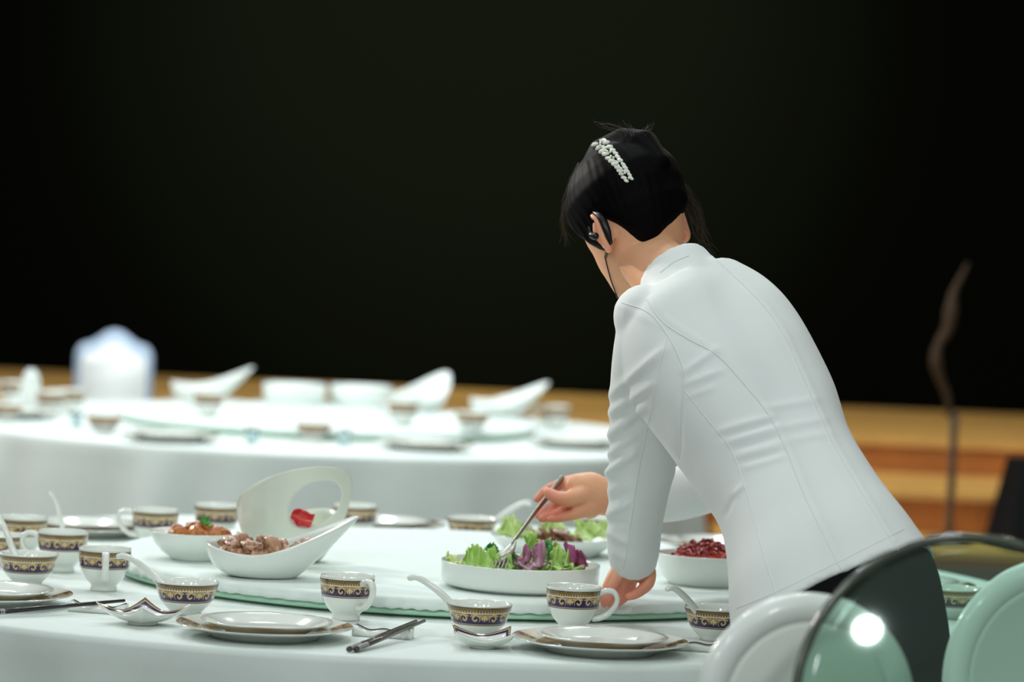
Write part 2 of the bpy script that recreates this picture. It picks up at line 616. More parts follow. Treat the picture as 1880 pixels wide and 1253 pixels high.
# ------------------------------------------------------------------ tableware prototypes
HIDE = Vector((0, 0, 0))
CUP_OUT = [(0.0, 0.003), (0.018, 0.003), (0.019, 0.0), (0.0225, 0.0), (0.0230, 0.004), (0.0215, 0.0075), (0.0235, 0.011), (0.030, 0.0175), (0.0360, 0.027), (0.0400, 0.037), (0.0424, 0.048), (0.0436, 0.060), (0.0442, 0.0715)]
CUP_IN = [(0.0438, 0.0722), (0.0425, 0.0712), (0.0412, 0.056), (0.0385, 0.040), (0.033, 0.025), (0.022, 0.014), (0.0, 0.011)]
def smooth_prof(out, n=40):
    return [tuple(p) for p in cspline(out, n)]
def make_cup(label, group):
    t = thing('coffee_cup', label, 'cup', group=group)
    ob('cup_body', lathe(CUP_OUT[:5] + smooth_prof(CUP_OUT[5:], 24) + CUP_IN, 64), M_porc, t)
    prof = [p for p in smooth_prof(CUP_OUT[5:], 40) if 0.0375 <= p[1] <= 0.0692]
    ob('printed_band', band_mesh('printed_band', prof, 6), M_pat, t)
    q = MB()
    pts = cspline([(0.0415, 0, 0.062), (0.052, 0, 0.0665), (0.064, 0, 0.066), (0.0705, 0, 0.057), (0.0685, 0, 0.044), (0.058, 0, 0.031), (0.046, 0, 0.0235), (0.0345, 0, 0.0215)], 28)
    rr = [0.0042 + 0.0012 * abs(1 - 2 * i / 27) for i in range(28)]
    q.tube(pts, rr, 12, flat=1.35, flat_dir=(0, 1, 0))
    ob('handle', q.mesh('handle'), M_porc, t)
    return t

BOWL_OUT = [(0.0, 0.003), (0.020, 0.003), (0.021, 0.0), (0.0245, 0.0), (0.0250, 0.004), (0.030, 0.0085), (0.0375, 0.016), (0.0425, 0.024), (0.0462, 0.034), (0.0490, 0.044), (0.0518, 0.0525)]
BOWL_IN = [(0.0513, 0.0532), (0.0500, 0.0525), (0.0475, 0.044), (0.044, 0.033), (0.038, 0.021), (0.026, 0.012), (0.0, 0.0095)]
def make_bowl(label, group):
    t = thing('soup_bowl', label, 'bowl', group=group)
    ob('bowl_body', lathe(BOWL_OUT[:5] + smooth_prof(BOWL_OUT[5:], 24) + BOWL_IN, 64), M_porc, t)
    prof = [p for p in smooth_prof(BOWL_OUT[5:], 40) if 0.0205 <= p[1] <= 0.0505]
    ob('printed_band', band_mesh('printed_band', prof, 6), M_pat, t)
    return t

def make_spoon(label, group):
    """porcelain spoon: bowl at the origin, handle rising towards -x"""
    t = thing('soup_spoon', label, 'spoon', group=group)
    n, m, V, F = 20, 7, [], []
    for layer, off in ((0, 0.0), (1, 0.0022)):
        for i in range(m):
            f = i / (m - 1)
            for k in range(n):
                a = 2 * pi * k / n
                V.append((0.026 * f * cos(a), 0.019 * f * sin(a), 0.013 * f ** 2.2 + off))
    for i in range(m - 1):
        for k in range(n):
            l = (k + 1) % n
            F.append((i * n + k, i * n + l, (i + 1) * n + l, (i + 1) * n + k))
            b = m * n
            F.append((b + i * n + l, b + i * n + k, b + (i + 1) * n + k, b + (i + 1) * n + l))
    for k in range(n):
        l = (k + 1) % n
        F.append(((m - 1) * n + k, (m - 1) * n + l, m * n + (m - 1) * n + l, m * n + (m - 1) * n + k))
    me = new_mesh('spoon_bowl', V, F)
    bm = bmesh.new(); bm.from_mesh(me)
    bmesh.ops.remove_doubles(bm, verts=bm.verts, dist=1e-6)
    bmesh.ops.recalc_face_normals(bm, faces=bm.faces)
    bm.to_mesh(me); bm.free()
    ob('spoon_bowl', me, M_porc, t)
    q = MB()
    pts = cspline([(-0.022, 0, 0.012), (-0.040, 0, 0.026), (-0.062, 0, 0.046), (-0.085, 0, 0.062), (-0.102, 0, 0.0695), (-0.112, 0, 0.068)], 18)
    rr = [0.0062 - 0.0016 * i / 17 for i in range(18)]
    q.tube(pts, rr, 12, flat=1.0, flat_dir=(0, 1, 0))
    me = q.mesh('handle')
    ob('handle', me, M_porc, t)
    return t

def polar_pattern_mesh(name, prof, colfn, nu=360):
    V, F, A, R = [], [], [], []
    m = len(prof)
    for i in range(nu):
        a = 2 * pi * i / nu
        for (r, z) in prof:
            V.append((r * cos(a), r * sin(a), z)); A.append(a); R.append(r)
    for i in range(nu):
        j = (i + 1) % nu
        for k in range(m - 1):
            F.append((i * m + k, j * m + k, j * m + k + 1, i * m + k + 1))
    me = new_mesh(name, V, F)
    set_colors(me, colfn(np.array(A), np.array(R)))
    return me

def rim_pattern(A, R):
    t = (R - 0.100) / 0.034
    c = np.tile(np.array((0.80, 0.81, 0.74)), (len(A), 1))
    seg = np.mod(A / (2 * pi) * 4 + 0.5, 1.0)       # four medallions round the rim
    w = np.abs(seg - 0.5)
    inside = (w < 0.155 + 0.05 * t) & (t > 0.06)
    c[inside] = np.array((0.13, 0.055, 0.03))
    p = np.mod(A / (2 * pi) * 44, 1.0) - 0.5
    fig = inside & (np.hypot(p * 0.016, (t - 0.5) * 0.034) < 0.0056) & (np.hypot(p * 0.016, (t - 0.5) * 0.034) > 0.0022)
    c[fig] = np.array((0.50, 0.34, 0.16))
    dots = inside & (np.abs(p) > 0.36) & (np.abs(t - 0.45) < 0.18)
    c[dots] = NAVY * 1.4
    edge = inside & ((t > 0.86) | (t < 0.14) | (w > 0.135 + 0.05 * t))
    c[edge] = np.array((0.40, 0.24, 0.09))
    c[inside & (t > 0.94)] = np.array((0.28, 0.18, 0.07))
    return c

def make_underplate(label, group):
    t = thing('dinner_plate', label, 'plate', group=group)
    ob('plate_body', lathe([(0, 0.003), (0.080, 0.003), (0.081, 0.0), (0.085, 0.0), (0.0865, 0.004), (0.100, 0.0085), (0.120, 0.0145), (0.1355, 0.0185), (0.1365, 0.0195), (0.1355, 0.0203), (0.120, 0.0168), (0.100, 0.0112), (0.088, 0.0064), (0.078, 0.0052), (0, 0.0052)], 96), M_porc, t)
    ob('printed_rim', polar_pattern_mesh('printed_rim', [(r, interp(r, [0.100, 0.120, 0.1355], [0.0115, 0.0171, 0.0206])) for r in np.linspace(0.1005, 0.1350, 16)], rim_pattern), M_pat, t)
    ob('gilt_well', lathe([(0.068, 0.0055), (0.0775, 0.0055), (0.088, 0.0067), (0.0985, 0.0110)], 96), M_gold, t)
    return t

def make_plate(label, group):
    t = thing('side_plate', label, 'plate', group=group)
    ob('plate_body', lathe([(0, 0.002), (0.058, 0.002), (0.0585, 0.0), (0.062, 0.0), (0.064, 0.003), (0.080, 0.0095), (0.096, 0.0165), (0.1015, 0.0188), (0.1020, 0.0198), (0.1010, 0.0206), (0.094, 0.0186), (0.078, 0.0125), (0.070, 0.0085), (0.062, 0.0062), (0, 0.0062)], 96), M_porc, t)
    return t

def make_rest(label, group):
    """square spoon dish with upswept corners and a printed border"""
    t = thing('spoon_dish', label, 'spoon dish', group=group)
    h, n = 0.052, 41
    def z_at(x, y):
        u, v = abs(x) / h, abs(y) / h
        e = max(u, v)
        return 0.0045 + 0.010 * e ** 2.4 + 0.016 * (u * v) ** 1.7
    V, F = [], []
    for lay, off in ((0, 0.0), (1, 0.0030)):
        for i in range(n):
            for k in range(n):
                x, y = -h + 2 * h * i / (n - 1), -h + 2 * h * k / (n - 1)
                pin = 1 - 0.10 * (1 - (min(abs(x), abs(y)) / h)) * (max(abs(x), abs(y)) / h) ** 3
                V.append((x * pin, y * pin, z_at(x, y) + off - (0.0028 if lay == 0 else 0) * (1 - max(abs(x), abs(y)) / h)))
    for i in range(n - 1):
        for k in range(n - 1):
            a = i * n + k
            F.append((a, a + n, a + n + 1, a + 1))
            b = n * n + a
            F.append((b, b + 1, b + n + 1, b + n))
    for k in range(n - 1):
        for (a, b) in ((k, k + 1), ((n - 1) * n + k, (n - 1) * n + k + 1), (k * n, (k + 1) * n), (k * n + n - 1, (k + 1) * n + n - 1)):
            F.append((a, b, b + n * n, a + n * n))
    ob('dish_body', new_mesh('dish_body', V, F), M_porc, t)
    ob('foot', lathe([(0, 0.0045), (0.019, 0.0045), (0.0205, 0.0), (0.023, 0.0), (0.0245, 0.005), (0, 0.0055)], 48), M_porc, t)
    V, F, C = [], [], []
    nb, nw = 60, 9
    for side in range(4):
        b0 = len(V)
        for i in range(nb + 1):
            u = -1 + 2 * i / nb
            for k in range(nw):
                v = 1 - 0.17 * k / (nw - 1)
                x, y = u * h * v, v * h
                pin = 1 - 0.10 * (1 - (min(abs(x), abs(y)) / h)) * (max(abs(x), abs(y)) / h) ** 3
                zz = z_at(x, y) + 0.0034
                x, y = x * pin, y * pin
                for _ in range(side):
                    x, y = -y, x
                V.append((x, y, zz))
                f = k / (nw - 1)
                C.append(GOLD if f < 0.36 else (LINE if f < 0.42 else (NAVY if f < 0.88 else RUST)))
        for i in range(nb):
            for k in range(nw - 1):
                a = b0 + i * nw + k
                F.append((a, a + 1, a + nw + 1, a + nw))
    me = new_mesh('printed_border', V, F)
    set_colors(me, np.array(C))
    ob('printed_border', me, M_pat, t)
    return t

def make_stick(label, group, m, cat='chopstick'):
    """tip towards +x, thick end at the origin side; length 0.26"""
    t = thing('chopstick', label, cat, group=group)
    q = MB()
    q.tube([(0.0, 0, 0), (0.09, 0, 0), (0.262, 0, 0)], [0.0042, 0.0040, 0.0026], 10, round_ends=False)
    ob('shaft', q.mesh('shaft'), m, t)
    V, F, C = [], [], []
    nu, nv = 36, 44
    for i in range(nv):
        x = 0.006 + 0.034 * i / (nv - 1)
        for k in range(nu):
            a = 2 * pi * k / nu
            V.append((x, 0.00435 * cos(a), 0.00435 * sin(a)))
            s, y = k / nu * 6, x / 0.0052
            on = (abs((s % 1) - 0.5) + abs((y % 1) - 0.5)) < 0.42 or (i < 4) or (i > nv - 6 and i % 3 == 0)
            C.append((0.55, 0.56, 0.55) if on else (0.03, 0.03, 0.035))
    for i in range(nv - 1):
        for k in range(nu):
            l = (k + 1) % nu
            F.append((i * nu + k, i * nu + l, (i + 1) * nu + l, (i + 1) * nu + k))
    me = new_mesh('silver_print', V, F)
    set_colors(me, np.array(C))
    ob('silver_print', me, M_stickp, t)
    return t

def make_stick_rest(label, group):
    t = thing('chopstick_rest', label, 'chopstick rest', group=group)
    q = MB()
    rings = []
    for x in np.linspace(-0.047, 0.047, 25):
        u = x / 0.047
        zt = 0.0095 + 0.0055 * u * u + 0.002 * cos(pi * u * 2)
        hw = 0.0105 + 0.001 * u * u
        rings.append([(x, -hw, 0.0), (x, hw, 0.0), (x, hw + .0006, zt * .6), (x, hw * .9, zt), (x, 0, zt - 0.0012), (x, -hw * .9, zt), (x, -hw - .0006, zt * .6)])
    q.rings(rings)
    ob('rest_body', q.mesh('rest_body'), M_porc, t)
    q = MB()
    for s in (1,):
        q.tube([(x, s * 0.0088, 0.0097 + 0.0055 * (x / .047) ** 2 + 0.002 * cos(pi * x / .047 * 2) + .0003) for x in np.linspace(-0.044, 0.044, 20)], 0.0008, 6)
    me = q.mesh('printed_line')
    me.color_attributes.new('tint', 'FLOAT_COLOR', 'POINT')
    set_c = np.tile(NAVY * .7 + BROWN * .3, (len(me.vertices), 1))
    me.color_attributes.remove(me.color_attributes['tint'])
    set_colors(me, set_c)
    ob('printed_line', me, M_pat, t)
    return t

ZT = TABLE_Z + 0.0006
def on_table(px, d, z=ZT):
    return Vector((fix_x(px, d, z), d, z))

def sit(r, loc, rz=0.0):
    r.location = loc
    r.rotation_euler[2] = rz
    return r

def put(proto, px, d, rz, label, first=False, z=ZT, group=None, scale=None):
    loc = on_table(px, d, z)
    if first:
        proto['label'] = label
        return sit(proto, loc, rz)
    return dup(proto, loc, rz, label, group, scale)

GC, GB, GP = 'patterned cups on the near table', 'patterned soup bowls on the near table', 'stacked plates on the near table'
cup = make_cup('', GC)
put(cup, 635, 5.60, radians(-52), 'white cup with purple and gold band, right behind the middle plate stack', True)
put(cup, 1050, 5.59, radians(-8), 'white banded cup with its ring handle touching the server’s lowered hand'.replace('’', "'"))
put(cup, 190, 5.86, radians(-82), 'white banded cup with its handle pointing straight at the viewer')
put(cup, 113, 6.12, radians(192), 'white banded cup with handle to the left, behind the left soup bowl')
put(cup, 283, 6.62, radians(186), 'out of focus banded cup with thin loop handle, behind the red stew bowl')
put(cup, 396, 6.78, radians(60), 'blurred banded cup half hidden behind the red stew bowl and loop dish')
put(cup, 650, 6.92, radians(75), 'blurred banded cup just right of the tall loop dish')
put(cup, 1104, 6.90, radians(80), "blurred banded cup between the server's raised wrist and her sleeve")
put(cup, 40, 6.35, radians(100), 'banded cup seen through the handle of the cup at far left')

bowl = make_bowl('', GB)
put(bowl, 878, 5.456, 0.2, 'soup bowl with purple band behind the small square dish, centre front', True)
put(bowl, 341, 5.58, 0.55, 'soup bowl with purple band behind the square dish with raised corners')
put(bowl, 50, 5.90, 0.0, 'soup bowl with dark band at the left edge above the cut-off plates')
put(bowl, 1313, 5.55, 0.9, "soup bowl partly hidden by the front flap of the server's jacket")
put(bowl, 865, 6.96, 0.3, 'blurred soup bowl with dark band beyond the salad dish')
put(bowl, 1745, 6.02, 0.3, 'soup bowl at the right behind the black trousers')
put(bowl, -8, 6.2, 0.3, 'soup bowl cut off by the left picture edge')

under = make_underplate('', GP)
plate = make_plate('', GP)
def stack(px, d, rz, where, first=False):
    put(under, px, d, rz, 'wide underplate with brown medallion rim, ' + where, first)
    put(plate, px + 4, d, rz, 'small glossy white plate lying on the underplate, ' + where, first, ZT + 0.0062)
stack(485, 5.335, radians(4), 'middle front of the near table', True)
stack(1101, 5.34, radians(-3), 'right front of the near table')
stack(-22, 5.60, radians(5), 'cut by the left picture edge')
stack(697, 7.13, radians(40), 'blurred, beyond the loop dish')
stack(1330, 7.02, radians(10), 'blurred, behind the bowl of red shreds')
stack(155, 6.80, radians(20), 'blurred, far left behind the cups')
stack(1655, 6.40, radians(0), 'to the right of the black trousers')

spoon = make_spoon('', 'porcelain spoons standing in soup bowls')
def spoon_in(px, d, rz, label, first=False, tilt=0.0):
    s = put(spoon, px, d, rz, label, first, ZT + 0.0185)
    s.rotation_euler[1] = tilt
    return s
spoon_in(880, 5.456, radians(-2), 'white porcelain spoon leaning left out of the centre front soup bowl', True)
spoon_in(341, 5.58, radians(-4), 'white porcelain spoon in the soup bowl beside the middle plate stack')
spoon_in(46, 5.90, radians(-30), 'white porcelain spoon in the soup bowl at the left edge', tilt=0.35)
spoon_in(1311, 5.55, radians(44), "white porcelain spoon in the soup bowl by the server's jacket")
spoon_in(868, 6.96, radians(176), 'blurred porcelain spoon leaning right out of the far soup bowl')
spoon_in(122, 6.50, radians(50), 'white spoon handle standing upright behind the far left cup', tilt=0.55).scale = (.75, .75, .75)

rest = make_rest('', 'square spoon dishes on the near table')
put(rest, 262, 5.42, radians(49), 'square white dish with pointed corners beside the middle plate stack', True)
put(rest, 886, 5.318, radians(4), 'square white dish with navy border in front of the centre soup bowl', scale=.88)

srest = make_stick_rest('', 'chopstick rests on the near table')
put(srest, 703, 5.395, radians(-10), 'white chopstick rest under the pair of brown chopsticks', True)
put(srest, 180, 5.545, radians(-12), 'white chopstick rest under the black chopstick at left')
put(srest, 1275, 5.40, radians(-6), 'white chopstick rest right of the right plate stack')

def stick_between(proto, a, b, label, first=False):
    a, b = Vector(a), Vector(b)
    d = b - a
    r = proto if first else dup(proto, a, 0, label, None)
    r['label'] = label
    r.location = a
    r.rotation_euler = (0, -math.asin(d.z / d.length), math.atan2(d.y, d.x))
    return r
stk = make_stick('', 'pair of brown chopsticks on the near table', M_stickb)
a0 = T(640, 1193, TABLE_Z + 0.0055)
b0 = P(755, 1146, 5.40)
rz_ = TABLE_Z + 0.0155
b0 = T(752, 1146, TABLE_Z + 0.0215)
stick_between(stk, a0, b0, 'brown chopstick with silver print, left one of the pair in front', True)
a1 = T(653, 1193, TABLE_Z + 0.0055)
b1 = T(764, 1147, TABLE_Z + 0.0215)
stick_between(stk, a1, b1, 'brown chopstick with silver print, right one of the pair in front')
blk = make_stick('', 'black chopsticks at left', M_stick)
a2 = T(-34, 1127, TABLE_Z + 0.0075)
b2 = T(255, 1101, TABLE_Z + 0.0195)
stick_between(blk, a2, a2 + (b2 - a2).normalized() * 0.26, 'single black chopstick pointing right in front of the left plates', True)
stick_between(blk, T(1650, 1098, TABLE_Z + 0.012), T(1772, 1094, TABLE_Z + 0.012), 'dark chopstick lying right of the black trousers')

# ------------------------------------------------------------------ dishes on the turntable
ZL = TOP + 0.0006
def lt(px, d):
    return Vector((fix_x(px, d, ZL), d, ZL))

def weld(me):
    bm = bmesh.new(); bm.from_mesh(me)
    bmesh.ops.remove_doubles(bm, verts=bm.verts, dist=1e-6)
    bmesh.ops.recalc_face_normals(bm, faces=bm.faces)
    bm.to_mesh(me); bm.free()
    me.polygons.foreach_set('use_smooth', [True] * len(me.polygons))
    return me

def solid_bowl(name, out, inn, label, loc, group=None, m=None, n=96):
    o = ob(name, lathe(out + inn, n), m or M_white, None, loc)
    return tag(o, label, 'bowl', group)

SAL = lt(954, 5.86)
solid_bowl('salad_dish', [(0, 0.0035), (0.104, 0.0035), (0.105, 0), (0.112, 0), (0.114, 0.0035), (0.124, 0.0045), (0.1300, 0.008), (0.1325, 0.014), (0.1342, 0.043)], [(0.1338, 0.0446), (0.1325, 0.0446), (0.1312, 0.043), (0.129, 0.016), (0.122, 0.0105), (0, 0.009)], 'wide straight-sided white dish full of mixed green and purple salad', SAL)
STEW = lt(356, 6.09)
solid_bowl('stew_bowl', [(0, 0.003), (0.036, 0.003), (0.037, 0), (0.041, 0), (0.043, 0.004), (0.058, 0.014), (0.071, 0.029), (0.0795, 0.048)], [(0.079, 0.0495), (0.0775, 0.0485), (0.069, 0.031), (0.056, 0.017), (0.04, 0.0095), (0, 0.008)], 'round white bowl holding red stewed chunks with a green herb', STEW)
SHR = lt(1294, 6.06)
solid_bowl('shred_bowl', [(0, 0.003), (0.058, 0.003), (0.059, 0), (0.064, 0), (0.066, 0.004), (0.076, 0.014), (0.083, 0.032), (0.0865, 0.052)], [(0.086, 0.0535), (0.0845, 0.0525), (0.081, 0.034), (0.074, 0.018), (0.06, 0.0095), (0, 0.008)], 'deep white bowl heaped with dark red shreds, beside the jacket front', SHR)
SLI = lt(1014, 6.47)
solid_bowl('meat_dish', [(0, 0.003), (0.078, 0.003), (0.079, 0), (0.084, 0), (0.086, 0.003), (0.103, 0.017), (0.1165, 0.033)], [(0.116, 0.0345), (0.1145, 0.0335), (0.101, 0.0205), (0.085, 0.009), (0, 0.007)], 'shallow white dish of sliced brown meat and lettuce behind the salad', SLI)

def boat_mesh():
    n, m = 96, 12
    def rim(th):
        w = ((1 + cos(th)) / 2) ** 2.6
        x = 0.101 * cos(th) + 0.056 * w
        y = 0.082 * sin(th) * (1 - 0.45 * w)
        z = 0.033 + 0.022 * max(0, -cos(th)) ** 1.3 + 0.076 * w + .006 * max(0, sin(th))
        return x, y, z, w
    V, F = [], []
    for lay in (0, 1):
        for i in range(m):
            t = i / (m - 1)
            for k in range(n):
                th = 2 * pi * k / n
                x, y, z, w = rim(th)
                bx, by = 0.047 * cos(th) + 0.004, 0.036 * sin(th)
                h = sin(t * pi / 2) ** 0.9 * (1 - w) + t * w
                zf = (1 - cos(t * pi / 2)) * (1 - w) + (t ** 1.15) * w
                if lay:
                    x, y = x * 0.972 - 0.004 * w, y * 0.965
                    bx, by = bx * 0.93, by * 0.92
                    V.append((bx + (x - bx) * h, by + (y - by) * h, 0.0055 + (z + 0.0005 - 0.0055) * zf))
                else:
                    V.append((bx + (x - bx) * h, by + (y - by) * h, z * zf))
    for i in range(m - 1):
        for k in range(n):
            l = (k + 1) % n
            F.append((i * n + k, i * n + l, (i + 1) * n + l, (i + 1) * n + k))
            b = n * m
            F.append((b + i * n + l, b + i * n + k, b + (i + 1) * n + k, b + (i + 1) * n + l))
    for k in range(n):
        l = (k + 1) % n
        F.append(((m - 1) * n + k, (m - 1) * n + l, n * m + (m - 1) * n + l, n * m + (m - 1) * n + k))
    F.append(tuple(range(n - 1, -1, -1)))
    F.append(tuple(n * m + k for k in range(n)))
    return new_mesh('boat_bowl', V, F)
BOAT = lt(486, 5.86)
boat = ob('boat_bowl', boat_mesh(), M_white, None, BOAT)
tag(boat, 'white boat-shaped bowl with one long swept tip, full of sliced meat', 'bowl')

# tall loop dish: leaf-shaped pierced near wall, low oval bowl behind it
def loop_dish():
    d0 = 6.03
    outer = [(447, 985), (437, 955), (434, 928), (442, 908), (470, 888), (512, 870), (560, 859), (605, 857), (634, 864), (646, 882), (645, 910), (638, 938), (630, 962), (622, 985), (606, 1008), (580, 1026), (540, 1035), (500, 1034), (470, 1018)]
    hole = [(534, 952), (531, 938), (536, 921), (545, 906), (560, 893), (582, 885), (604, 883), (619, 889), (626, 902), (625, 920), (618, 938), (606, 951), (590, 961), (576, 964), (562, 964), (553, 963), (546, 962), (541, 960), (537, 957)]
    def closed(pts, n):
        pts = pts + pts[:3]
        c = cspline([pts[-4]] + pts, 400)
        # resample by angle about the loop centre
        ctr = np.array((572, 925.0))
        ang = [math.atan2(p[1] - ctr[1], p[0] - ctr[0]) for p in c]
        out = []
        for k in range(n):
            a = -pi + 2 * pi * k / n
            j = min(range(len(c)), key=lambda q: abs(math.atan2(sin(ang[q] - a), cos(ang[q] - a))))
            out.append(c[j])
        return out
    n, m = 96, 9
    O, H = closed(outer, n), closed(hole, n)
    V, F = [], []
    for lay, dd in ((0, 0.0), (1, 0.0075)):
        for i in range(m):
            t = i / (m - 1)
            for k in range(n):
                p = O[k] * (1 - t) + H[k] * t
                e = 0.10 * ((p[0] - 545) / 110.0) ** 2 + 0.00022 * max(0, p[1] - 960) - 0.00008 * max(0, 960 - p[1])
                edge = (t * (1 - t) * 4) ** 0.5
                s = (0.5 - lay)
                V.append(P(p[0], p[1], d0 + e + dd * (0.5 - s * min(1, edge * 2.2))) - lt(540, 6.1))
    # front = lay 0 (nearer), back = lay 1
    b = n * m
    for i in range(m - 1):
        for k in range(n):
            l = (k + 1) % n
            F.append((i * n + k, i * n + l, (i + 1) * n + l, (i + 1) * n + k))
            F.append((b + i * n + l, b + i * n + k, b + (i + 1) * n + k, b + (i + 1) * n + l))
    for i in (0, m - 1):
        for k in range(n):
            l = (k + 1) % n
            F.append((i * n + k, i * n + l, b + i * n + l, b + i * n + k))
    me1 = new_mesh('w', V, F)
    q = MB()
    q.add([v.co for v in me1.vertices], [tuple(p.vertices) for p in me1.polygons])
    # low oval bowl behind
    n2, m2 = 72, 10
    V, F = [], []
    for lay in (0, 1):
        for i in range(m2):
            t = i / (m2 - 1)
            for k in range(n2):
                th = 2 * pi * k / n2
                zr = 0.062 + 0.030 * cos(th - 0.6)
                rx, ry = 0.083, 0.062
                if lay:
                    rx, ry, bx, by, z0 = rx * .95, ry * .94, .045, .034, .006
                else:
                    bx, by, z0 = .049, .038, 0.0
                h = sin(t * pi / 2); zf = 1 - cos(t * pi / 2)
                V.append((-0.014 + (bx + (rx - bx) * h) * cos(th), 0.045 + (by + (ry - by) * h) * sin(th), z0 + (zr - z0) * zf))
    b = n2 * m2
    for i in range(m2 - 1):
        for k in range(n2):
            l = (k + 1) % n2
            F.append((i * n2 + k, i * n2 + l, (i + 1) * n2 + l, (i + 1) * n2 + k))
            F.append((b + i * n2 + l, b + i * n2 + k, b + (i + 1) * n2 + k, b + (i + 1) * n2 + l))
    for k in range(n2):
        l = (k + 1) % n2
        F.append(((m2 - 1) * n2 + k, (m2 - 1) * n2 + l, b + (m2 - 1) * n2 + l, b + (m2 - 1) * n2 + k))
    F.append(tuple(range(n2 - 1, -1, -1)))
    F.append(tuple(b + k for k in range(n2)))
    q.add(V, F)
    return q.mesh('loop_dish')
loop = ob('loop_dish', loop_dish(), M_cream, None, lt(540, 6.1))
tag(loop, 'tall cream leaf-shaped dish with a big oval hole, behind the meat bowl', 'dish')

# ------------------------------------------------------------------ food
def leaf_mesh(name, w, l, ruffle, curl, base, tip, seed, fold=0.3, fr=1.0):
    r = random.Random(seed)
    nx, ny = 17, 15
    V, F, C = [], [], []
    ph = [r.uniform(0, 6) for _ in range(4)]
    base, tip = np.array(base), np.array(tip)
    for j in range(ny):
        t = j / (ny - 1)
        ww = w * (0.55 + 0.45 * sin(pi * min(1, t * 0.8 + 0.12)) ** 0.6) * (1 + fr * .10 * sin(23 * t + ph[2]))
        for i in range(nx):
            u = -1 + 2 * i / (nx - 1)
            ed = abs(u) ** 1.6
            x = u * ww * (1 + 0.12 * sin(7 * t + ph[0]))
            y = l * (t - 0.5 - .16 * t * u * u + fr * .05 * t * sin(9 * u + ph[1]) + fr * .03 * t * sin(21 * u + ph[0]))
            z = fold * ww * u * u + ruffle * (ed + 1.0 * t ** 2 + .25) * (sin(13 * t + ph[2] + 3 * u) + 0.7 * sin(11 * u + ph[3] + 4 * t)) + curl * l * (t - 0.45) ** 2 * 2
            V.append((x, y, z))
            vein = exp(-(u * 7) ** 2) * (1 - t * .6) + 0.35 * exp(-(((u * 2.5 + t * 6) % 1.0) - .5) ** 2 * 60)
            f = min(1, max(0, 0.25 + 0.5 * t + 0.4 * ed + 0.25 * r.uniform(-1, 1)))
            c = base * (1 - f) + tip * f
            C.append(np.clip(c + np.array((.16, .18, .10)) * vein, 0, 1))
    for j in range(ny - 1):
        for i in range(nx - 1):
            a = j * nx + i
            F.append((a, a + 1, a + nx + 1, a + nx))
    me = new_mesh(name, V, F)
    set_colors(me, np.array(C))
    return me

def leaf_obj(name, label, cat, group, loc, rot, me):
    o = ob(name, me, M_leaf, None, loc)
    o.rotation_euler = [radians(a) for a in rot]
    m = o.modifiers.new('thick', 'SOLIDIFY')
    m.thickness = 0.0008
    return tag(o, label, cat, group)

LG, LT = (0.58, 0.74, 0.30), (0.40, 0.66, 0.16)
DG, DT = (0.08, 0.34, 0.08), (0.03, 0.25, 0.06)
PG, PT = (0.74, 0.78, 0.42), (0.62, 0.74, 0.30)
VI, VT = (0.58, 0.20, 0.40), (0.40, 0.08, 0.26)
VP, VPT = (0.66, 0.52, 0.56), (0.40, 0.16, 0.28)
SALG = 'leaves of the mixed salad'
salad = [  # px, py, d, w, l, rot, colours, curl, label
    (866, 1024, 5.80, .016, .050, (62, 0, 12), LG, LT, .5, 'pale green lettuce leaf standing at the left of the salad'),
    (876, 1018, 5.83, .013, .045, (75, 0, -25), PG, PT, .4, 'yellowish lettuce leaf just left of the dark green leaf'),
    (899, 1012, 5.85, .014, .040, (70, 10, 20), DG, DT, .5, 'dark green leaf behind the fork head'),
    (896, 1034, 5.772, .021, .044, (42, -8, 15), LG, LT, .9, 'light green frilly lettuce leaf in front of the fork, left one'),
    (924, 1034, 5.748, .019, .030, (48, 6, -15), LG, LT, .8, 'light green lettuce leaf folded over the rim below the fork'),
    (941, 1032, 5.775, .014, .042, (55, 0, -40), LG, DT, .7, 'green lettuce leaf at the right edge of the fork head'),
    (984, 1035, 5.765, .026, .060, (28, 4, -75), VP, VPT, .9, 'whitish purple radicchio leaf lying at the front rim'),
    (958, 1026, 5.78, .013, .046, (30, 20, -55), VI, VPT, .6, 'thin purple radicchio edge right of the fork'),
    (975, 1014, 5.83, .015, .060, (35, 0, 75), DG, LT, .7, 'dark green leaf bent across the middle of the salad'),
    (1002, 1020, 5.81, .016, .055, (40, 10, -60), LG, DT, .7, 'mid green leaf right of the salad middle'),
    (978, 1004, 5.87, .014, .040, (65, 0, 10), PG, PT, .4, 'cream yellow lettuce heart standing at the back of the salad'),
    (1003, 1008, 5.87, .011, .034, (60, 0, -30), DG, DT, .5, 'small dark green leaf tip at the back of the salad'),
    (1020, 1012, 5.86, .012, .048, (78, 0, -8), PG, LG, .3, 'upright pale lettuce leaf left of the purple leaves'),
    (1022, 1034, 5.79, .018, .050, (35, 0, 40), LG, LT, .8, 'light green lettuce under the purple leaf'),
    (1045, 1032, 5.80, .018, .055, (40, 8, -70), VI, VT, .8, 'bright purple radicchio leaf on the right side of the salad'),
    (1076, 1030, 5.81, .016, .044, (72, 0, -20), VI, VT, .9, 'upright purple radicchio leaf nearest the right rim'),
    (1046, 1035, 5.785, .015, .044, (30, 0, 80), LG, LT, .6, 'green leaf strip along the right front rim of the salad'),
    (830, 1028, 5.83, .012, .034, (20, 0, 50), PG, PT, .5, 'small pale leaf by the left rim of the salad dish'),
]
